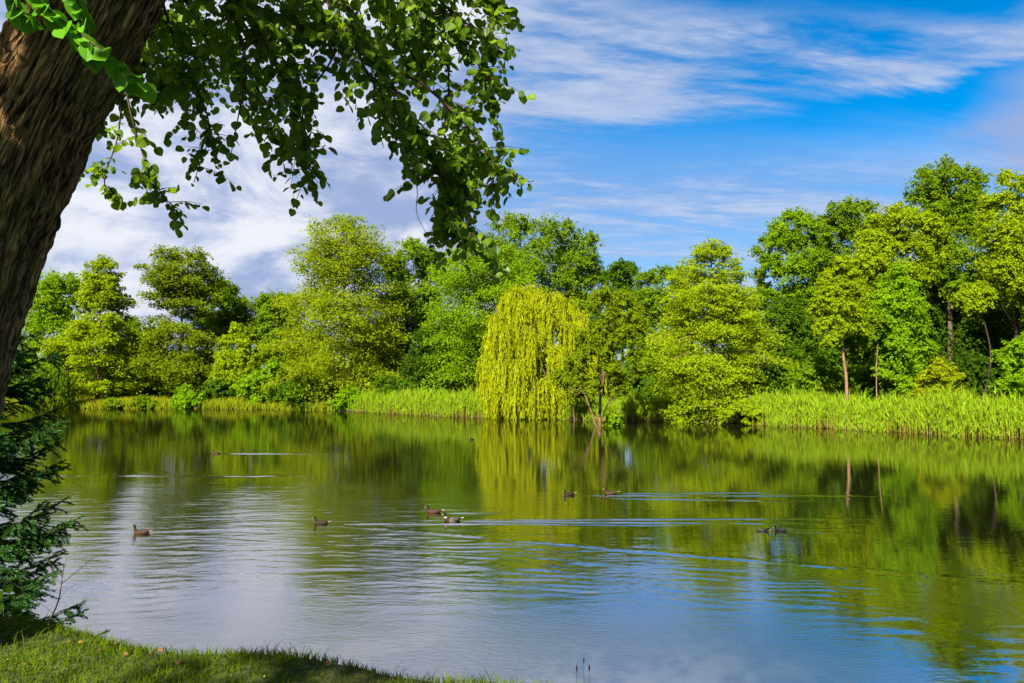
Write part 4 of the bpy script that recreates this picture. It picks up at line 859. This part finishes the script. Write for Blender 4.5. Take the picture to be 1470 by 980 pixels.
# ------------------------------------------------------------------ dark spruce on the left
def spruce():
    rg = np.random.default_rng(400); d = 6.6
    x0 = at(-40, 552, d)[0]; root = np.array([x0, d, float(ground_z(np.array([x0]), np.array([d]))[0])])
    th = thing('spruce_tree', root, 'dark green young spruce at the left edge by the water', 'tree'); wood = Acc(); acc = Acc()
    Hh = 4.2; tube(wood, [root - [0, 0, .2], root + [0, 0, Hh*.5], root + [.02, 0, Hh]], [.06, .04, .01], 8)
    for k in range(200):
        f = rg.random()**.85; z = root[2] + .05 + f*(Hh - .1); a = k*2.39996; Lb = (.84*(1 - f)**.5 + .25)*rg.uniform(.75, 1.12)*(1 + .12*math.sin(z*9))
        dr = np.array([math.cos(a), math.sin(a), 0]); sd = np.array([-dr[1], dr[0], 0]); b0 = np.array([root[0], root[1], z])
        bp = spline([b0, b0 + dr*Lb*.5 + [0, 0, -.08*Lb + .1*f], b0 + dr*Lb + [0, 0, .10*Lb + .18*f*Lb]], 12); tube(wood, bp, np.linspace(.012, .003, 12), 4)
        tws = [bp]
        for q_ in range(int(6 + Lb*20)):
            t0 = rg.uniform(.15, .97); p0 = bp[int(t0*11)]; sg = 1 if q_ % 2 else -1; l2 = Lb*.36*(1.1 - t0)*rg.uniform(.7, 1.2) + .06
            e = p0 + (dr*.75 + sd*sg*.8)*l2 + np.array([0, 0, rg.normal(0, .05) - .04]); tws.append(np.array([p0, p0*.5 + e*.5 + [0, 0, .012], e])); tube(wood, tws[-1], [.004, .003, .002], 3)
        for tp in tws:
            L_ = np.linalg.norm(np.diff(tp, axis=0), axis=1).sum(); n = max(6, int(L_*(380 if dr[0] > -.25 else 150))); fi = rg.random(n)*(len(tp) - 1); i0 = fi.astype(int); ff = (fi - i0)[:, None]
            P = tp[i0]*(1 - ff) + tp[np.minimum(i0 + 1, len(tp) - 1)]*ff; tg = nrm(tp[np.minimum(i0 + 1, len(tp) - 1)] - tp[i0] + 1e-9); v = runit(rg, n); v = nrm(v - tg*(v*tg).sum(1, keepdims=True)); v[:, 2] *= .6
            T = nrm(v + tg*.9); Ls = rg.uniform(.022, .040, n); S = nrm(np.cross(T, runit(rg, n)))*.0048
            V = np.stack([P - S, P + S, P + T*Ls[:, None]], 1).reshape(-1, 3); acc.add(V, np.arange(3*n).reshape(-1, 3), np.repeat(np.clip(rg.normal(.4, .25, n), 0, 1), 3))
    wood.build('trunk', M['bark_dark'], th, root, True); acc.build('crown', M['spruce'], th, root)
spruce()

# ------------------------------------------------------------------ small things on the near bank
def gz(x, y): return float(ground_z(np.array([x]), np.array([y]))[0])
def on_ground(px, py):
    r = ray(px, py); 
    for t in np.arange(2.0, 9.0, .01):
        q_ = r*t + np.array([0, 0, CAMH])
        if q_[2] <= gz(q_[0], q_[1]): return q_
    return r*6 + np.array([0, 0, CAMH])
def dead_branch():
    d = 5.75; b0 = at(72, 884, d); th = thing('dead_branch', b0, 'bare forked dead branch sticking up at the water edge', 'branch'); b0[2] -= .05
    for pl, r, nm in (([(72, 890), (84, 862), (88, 838), (90, 822), (96, 800)], .006, 'stem'), ([(88, 838), (108, 822), (125, 808), (132, 800)], .003, 'twig'), ([(84, 862), (95, 848), (112, 838)], .002, 'twig'), ([(90, 828), (76, 812), (62, 800)], .002, 'twig'),
                      ([(66, 890), (90, 876), (108, 872), (124, 866)], .006, 'stem'), ([(100, 886), (112, 884), (122, 888)], .007, 'stem'), ([(112, 884), (117, 874), (116, 868)], .003, 'twig'), ([(88, 836), (60, 828), (38, 818)], .0018, 'twig'), ([(76, 880), (58, 866), (28, 852)], .0018, 'twig')):
        a = Acc(); tube(a, spline([at(x, y, d + .02*i) for i, (x, y) in enumerate(pl)], 12), np.linspace(r, r*.35, 12), 6); a.build(nm, M['deadtwig'], th, np.array(th.location), True)
dead_branch()
def bramble():
    rg = np.random.default_rng(12); d = 5.6; b0 = at(10, 872, d); b0[2] = gz(b0[0], b0[1]); th = thing('bramble_sprig', b0, 'dark hanging bramble leaves at the foot of the spruce', 'plant'); B0 = np.array(b0)
    w_ = Acc(); tube(w_, spline([b0 - [0, 0, .03], at(5, 845, d), at(14, 835, d), at(26, 842, d)], 10), np.linspace(.004, .002, 10), 5); w_.build('stem', M['twig'], th, B0, True)
    for (x, y) in ((8, 840), (2, 848), (16, 838), (24, 844), (30, 868), (22, 872), (4, 866)):
        p_ = at(x, y, d + rg.normal(0, .03)); T = nrm(np.array([rg.normal(0, .3), rg.normal(0, .3), -1.0])); N = nrm(np.array([rg.normal(0, .4), -1, .4])); S = nrm(np.cross(N, T)); N2 = np.cross(T, S); L = rg.uniform(.06, .09)
        mesh_np('leaf', p_ - B0 + L*(LV[:, :1]*T + LV[:, 1:2]*S*.8 + LV[:, 2:]*N2), [np.array([LFL]), np.array([LFR])], M['deep'], th, {'tint': np.full(len(LV), .1)})
bramble()
def grass_stalks():
    d = 4.75; b0 = at(836, 1000, d); b0[2] = gz(b0[0], b0[1]); th = thing('seed_stalks', b0, 'three thin grass stalks with brown seed heads at the bottom edge', 'plant'); B0 = np.array(b0)
    for (x0, x1, y1) in ((829, 828, 964), (840, 838, 952), (846, 846, 963)):
        a = Acc(); p0 = at(x0, 1000, d); p0[2] = gz(p0[0], p0[1]) - .02; tp = spline([p0, (p0 + at(x1, y1, d))/2 + [.004, 0, 0], at(x1, y1, d)], 8); tube(a, tp, np.linspace(.002, .0012, 8), 5); st = a.build('stalk', M['lawn'], th, B0)
        h = Acc(); tpd = tp[-1]; tube(h, [tpd, tpd + [0, 0, .012], tpd + [0, 0, .03], tpd + [0, 0, .045]], [.0015, .0055, .005, .001], 6); h.build('seed_head', M['deadtwig'], th, B0)
grass_stalks()
LM = {k: plain('fallen_leaf_' + k, c, .7, .2, .4, 30) for k, c in (('orange', (.26, .085, .015)), ('brown', (.14, .06, .025)), ('tan', (.2, .11, .045)), ('yellow', (.42, .3, .03)))}
def fallen():
    rg = np.random.default_rng(17)
    lst = [(10, 892, 'orange', 'orange fallen leaf at the left edge near the top of the bank'), (35, 904, 'brown', 'brown fallen leaf in the upper left of the lawn'), (10, 938, 'brown', 'dark brown fallen leaf at the left edge halfway down the lawn'), (13, 950, 'yellow', 'small yellow fallen leaf at the left edge'),
           (117, 926, 'orange', 'orange upright fallen leaf in the left of the lawn'), (168, 927, 'tan', 'tan fallen leaf near the water edge'), (95, 925, 'brown', 'brown fallen leaf just left of the upright orange one'), (232, 937, 'orange', 'reddish fallen leaf near the water edge right of the tan one'),
           (183, 943, 'brown', 'brown fallen leaf in the middle of the lawn'), (215, 942, 'brown', 'brown fallen leaf right of the one mid lawn'), (258, 955, 'tan', 'tan curled fallen leaf low in the middle of the lawn'), (467, 957, 'tan', 'large pale curled fallen leaf on the right part of the lawn'),
           (36, 957, 'orange', 'orange fallen leaf low in the left corner of the lawn'), (228, 963, 'brown', 'dark fallen leaf near the bottom edge of the lawn'), (80, 961, 'tan', 'small pale fallen leaf near the bottom left'), (140, 938, 'brown', 'flat brown fallen leaf between the upright orange one and mid lawn'), (380, 975, 'yellow', 'tiny whitish yellow petal like leaf at the bottom edge')]
    for (x, y, c, lb) in lst:
        q_ = on_ground(x, y); L = rg.uniform(.022, .033)*(1.25 if 'large' in lb else 1)*(.55 if ('small' in lb or 'tiny' in lb) else 1); a = rg.uniform(0, 2*PI)
        T = nrm(np.array([math.cos(a), math.sin(a), rg.uniform(.1, .5)])); N = nrm(np.array([rg.normal(0, .35), -.5 + rg.normal(0, .3), 1])); S = nrm(np.cross(N, T)); N2 = np.cross(T, S)
        V = LV.copy(); V[:, 2] = .55*V[:, 1]**2 - .1*V[:, 0]**2 + .08*np.sin(V[:, 0]*6)
        W_ = L*(V[:, :1]*T + V[:, 1:2]*S + V[:, 2:]*N2); Vb = W_ - N2*.0012; nV = len(W_)
        rim = list(range(0, 9)) + list(range(nV - 1, 8, -1))
        F4 = np.array([[rim[i], rim[(i + 1) % nV], rim[(i + 1) % nV] + nV, rim[i] + nV] for i in range(nV)])
        o = mesh_np('fallen_leaf', np.concatenate([W_, Vb]), [np.array([LFL, tuple(np.array(LFL)[::-1] + nV)]), np.array([LFR, tuple(np.array(LFR)[::-1] + nV)]), F4], LM[c]); o.location = q_ + np.array([0, 0, .016])
        tag(o, lb, 'leaf', 'fallen leaves on the lawn')
fallen()

# ------------------------------------------------------------------ water birds
M['bird'] = attrmat('plumage', .65, .25); M['bill_y'] = plain('bill_olive', (.30, .24, .05), .45, .4, .2); M['bill_w'] = plain('bill_white', (.8, .78, .72), .4, .4, .05); M['eye'] = plain('eye_black', (.004, .004, .004), .15, .6, 0)
KIND = {  # body, breast, head, neck, scale, neck lift
    'hen': ((0.0289, 0.0162, 0.0085), (0.0328, 0.0154, 0.0069), (0.0135, 0.0077, 0.0046), (0.0212, 0.0115, 0.0062), 1.0, 1.0), 'hen_dark': ((0.0154, 0.0097, 0.0058), (0.0192, 0.0097, 0.0050), (0.0077, 0.0046, 0.0031), (0.0115, 0.0069, 0.0038), .95, .9),
    'drake': ((0.0847, 0.0770, 0.0693), (0.0192, 0.0077, 0.0046), (0.0012, 0.0115, 0.0050), (0.0015, 0.0135, 0.0062), 1.06, 1.0), 'duckling': ((0.0115, 0.0077, 0.0046), (0.0154, 0.0115, 0.0069), (0.0069, 0.0050, 0.0035), (0.0097, 0.0069, 0.0046), .5, .9), 'coot': ((0.0050, 0.0046, 0.0050), (0.0046, 0.0042, 0.0046), (0.0015, 0.0015, 0.0020), (0.0020, 0.0020, 0.0023), .64, .72)}
def bird(i):
    px, py, hd, kind, lb = BIRDS[i]; body, breast, head, neck, scl, nk = KIND[kind]
    low = i == 7; nk2 = .35 if low else nk
    th = thing('coot' if kind == 'coot' else ('duckling' if kind == 'duckling' else 'duck'), BP[i] + np.array([0, 0, -.015]), lb, 'bird', 'birds swimming on the pond'); th.rotation_euler = (0, 0, R(hd)); th.scale = (scl*.8,)*3
    hz = .09 + .15*nk2; hx = .215 + (.05 if low else 0)
    sp = np.array([(-.30, .115), (-.27, .105), (-.22, .085), (-.15, .062), (-.05, .05), (.05, .048), (.13, .055), (.175, .08), (.193, .11), (hx - .015, .5*hz + .06), (hx - .012, hz - .025), (hx, hz), (hx + .022, hz + .008), (hx + .048, hz - .002), (hx + .062, hz - .008)])
    rw = np.array([.012, .032, .062, .092, .108, .108, .092, .066, .048, .034, .031, .039, .040, .028, .010]); rh = np.array([.006, .016, .035, .060, .075, .078, .074, .062, .048, .034, .032, .040, .041, .028, .010])
    C3 = spline(np.stack([sp[:, 0], sp[:, 0]*0, sp[:, 1]], 1), 46); tt = np.linspace(0, len(sp) - 1, 46); RW = np.interp(tt, np.arange(len(sp)), rw); RH = np.interp(tt, np.arange(len(sp)), rh)
    tg = nrm(np.gradient(C3, axis=0)); up = np.stack([-tg[:, 2], tg[:, 0]*0, tg[:, 0]], 1); a = np.linspace(0, 2*PI, 18, endpoint=False)
    V = C3[:, None] + RW[:, None, None]*np.cos(a)[None, :, None]*np.array([0, 1.0, 0]) + (RH[:, None]*np.sin(a)[None])[..., None]*up[:, None]
    F = np.stack([(np.arange(45)[:, None]*18 + np.arange(18)[None]), (np.arange(45)[:, None]*18 + (np.arange(18)[None] + 1) % 18), ((np.arange(45)[:, None] + 1)*18 + (np.arange(18)[None] + 1) % 18), ((np.arange(45)[:, None] + 1)*18 + np.arange(18)[None])], -1).reshape(-1, 4)
    colr = np.zeros((46, 18, 3)); colr[:] = body; colr[(tt > 5.2) & (tt <= 7.8)] = breast; colr[(tt > 7.8) & (tt <= 9.2)] = neck; colr[tt > 9.2] = head
    if kind == 'drake': colr[(tt > 8.3) & (tt < 8.65)] = (.5, .5, .48); colr[tt < 2.2] = (.012, .012, .012); colr[tt < .7] = (.7, .7, .68)
    if kind.startswith('hen'): colr[tt < 1.2] = (.33, .24, .16)
    mesh_np('body', V.reshape(-1, 3), [F, np.arange(18)[::-1][None], (45*18 + np.arange(18))[None]], M['bird'], th, {'col': colr.reshape(-1, 3)}, True)
    # bill: flat and spoon shaped (short and pointed on coots)
    bx, bz = C3[-1][0] - .008, C3[-1][2]; ln = .034 if kind == 'coot' else .055; dn = -.03 if not low else -.06
    bw = np.array([.013, .012, .013 if kind != 'coot' else .008, .009 if kind != 'coot' else .004, .002]); bh = np.array([.013, .010, .007, .005, .002]); bp = np.array([[bx + ln*f, 0, bz + dn*f*.8] for f in (0, .3, .65, .9, 1)])
    BV = bp[:, None] + bw[:, None, None]*np.cos(a[::2])[None, :, None]*np.array([0, 1., 0]) + bh[:, None, None]*np.sin(a[::2])[None, :, None]*np.array([0, 0, 1.])
    BF = np.stack([np.arange(4)[:, None]*9 + np.arange(9)[None], np.arange(4)[:, None]*9 + (np.arange(9)[None] + 1) % 9, (np.arange(4)[:, None] + 1)*9 + (np.arange(9)[None] + 1) % 9, (np.arange(4)[:, None] + 1)*9 + np.arange(9)[None]], -1).reshape(-1, 4)
    mesh_np('bill', BV.reshape(-1, 3), [BF, (36 + np.arange(9))[None]], M['bill_w' if kind == 'coot' else 'bill_y'], th, None, True)
    def ell(nm, c, r, mat, col_=None, rot=0):
        u = np.linspace(0, PI, 9)[:, None]; v = np.linspace(0, 2*PI, 14, endpoint=False)[None]
        q_ = np.stack([np.cos(u) + v*0, np.sin(u)*np.cos(v), np.sin(u)*np.sin(v)], -1)*np.array(r); cr, sr = math.cos(rot), math.sin(rot)
        q_ = np.stack([q_[..., 0]*cr - q_[..., 2]*sr, q_[..., 1], q_[..., 0]*sr + q_[..., 2]*cr], -1) + np.array(c)
        ff = np.stack([np.arange(8)[:, None]*14 + np.arange(14)[None], np.arange(8)[:, None]*14 + (np.arange(14)[None] + 1) % 14, (np.arange(8)[:, None] + 1)*14 + (np.arange(14)[None] + 1) % 14, (np.arange(8)[:, None] + 1)*14 + np.arange(14)[None]], -1).reshape(-1, 4)
        return mesh_np(nm, q_.reshape(-1, 3), ff, mat, th, {'col': np.tile(col_, (9*14, 1))} if col_ is not None else None, True)
    wc = {'hen': (.03, .016, .009), 'hen_dark': (.014, .009, .006), 'drake': (.05, .04, .034), 'duckling': (.04, .03, .02), 'coot': (.03, .026, .026)}[kind]
    for s in (-1, 1):
        ell('wing', (-.075, s*.074, .078), (.165, .040, .052), M['bird'], wc, -.13); ell('eye', (hx + .022, s*.0365, hz + .014), (.0065, .004, .0065), M['eye'])
    tcx = {'drake': (.6, .6, .58), 'coot': (.015, .014, .015)}.get(kind, (.24, .17, .11)); ell('tail', (-.315, 0, .122), (.055, .034, .008), M['bird'], tcx, -.35)
    if kind == 'coot': ell('forehead_shield', (hx + .043, 0, hz + .016), (.012, .012, .018), M['bill_w'], None, .3)
for i in range(len(BIRDS)): bird(i)
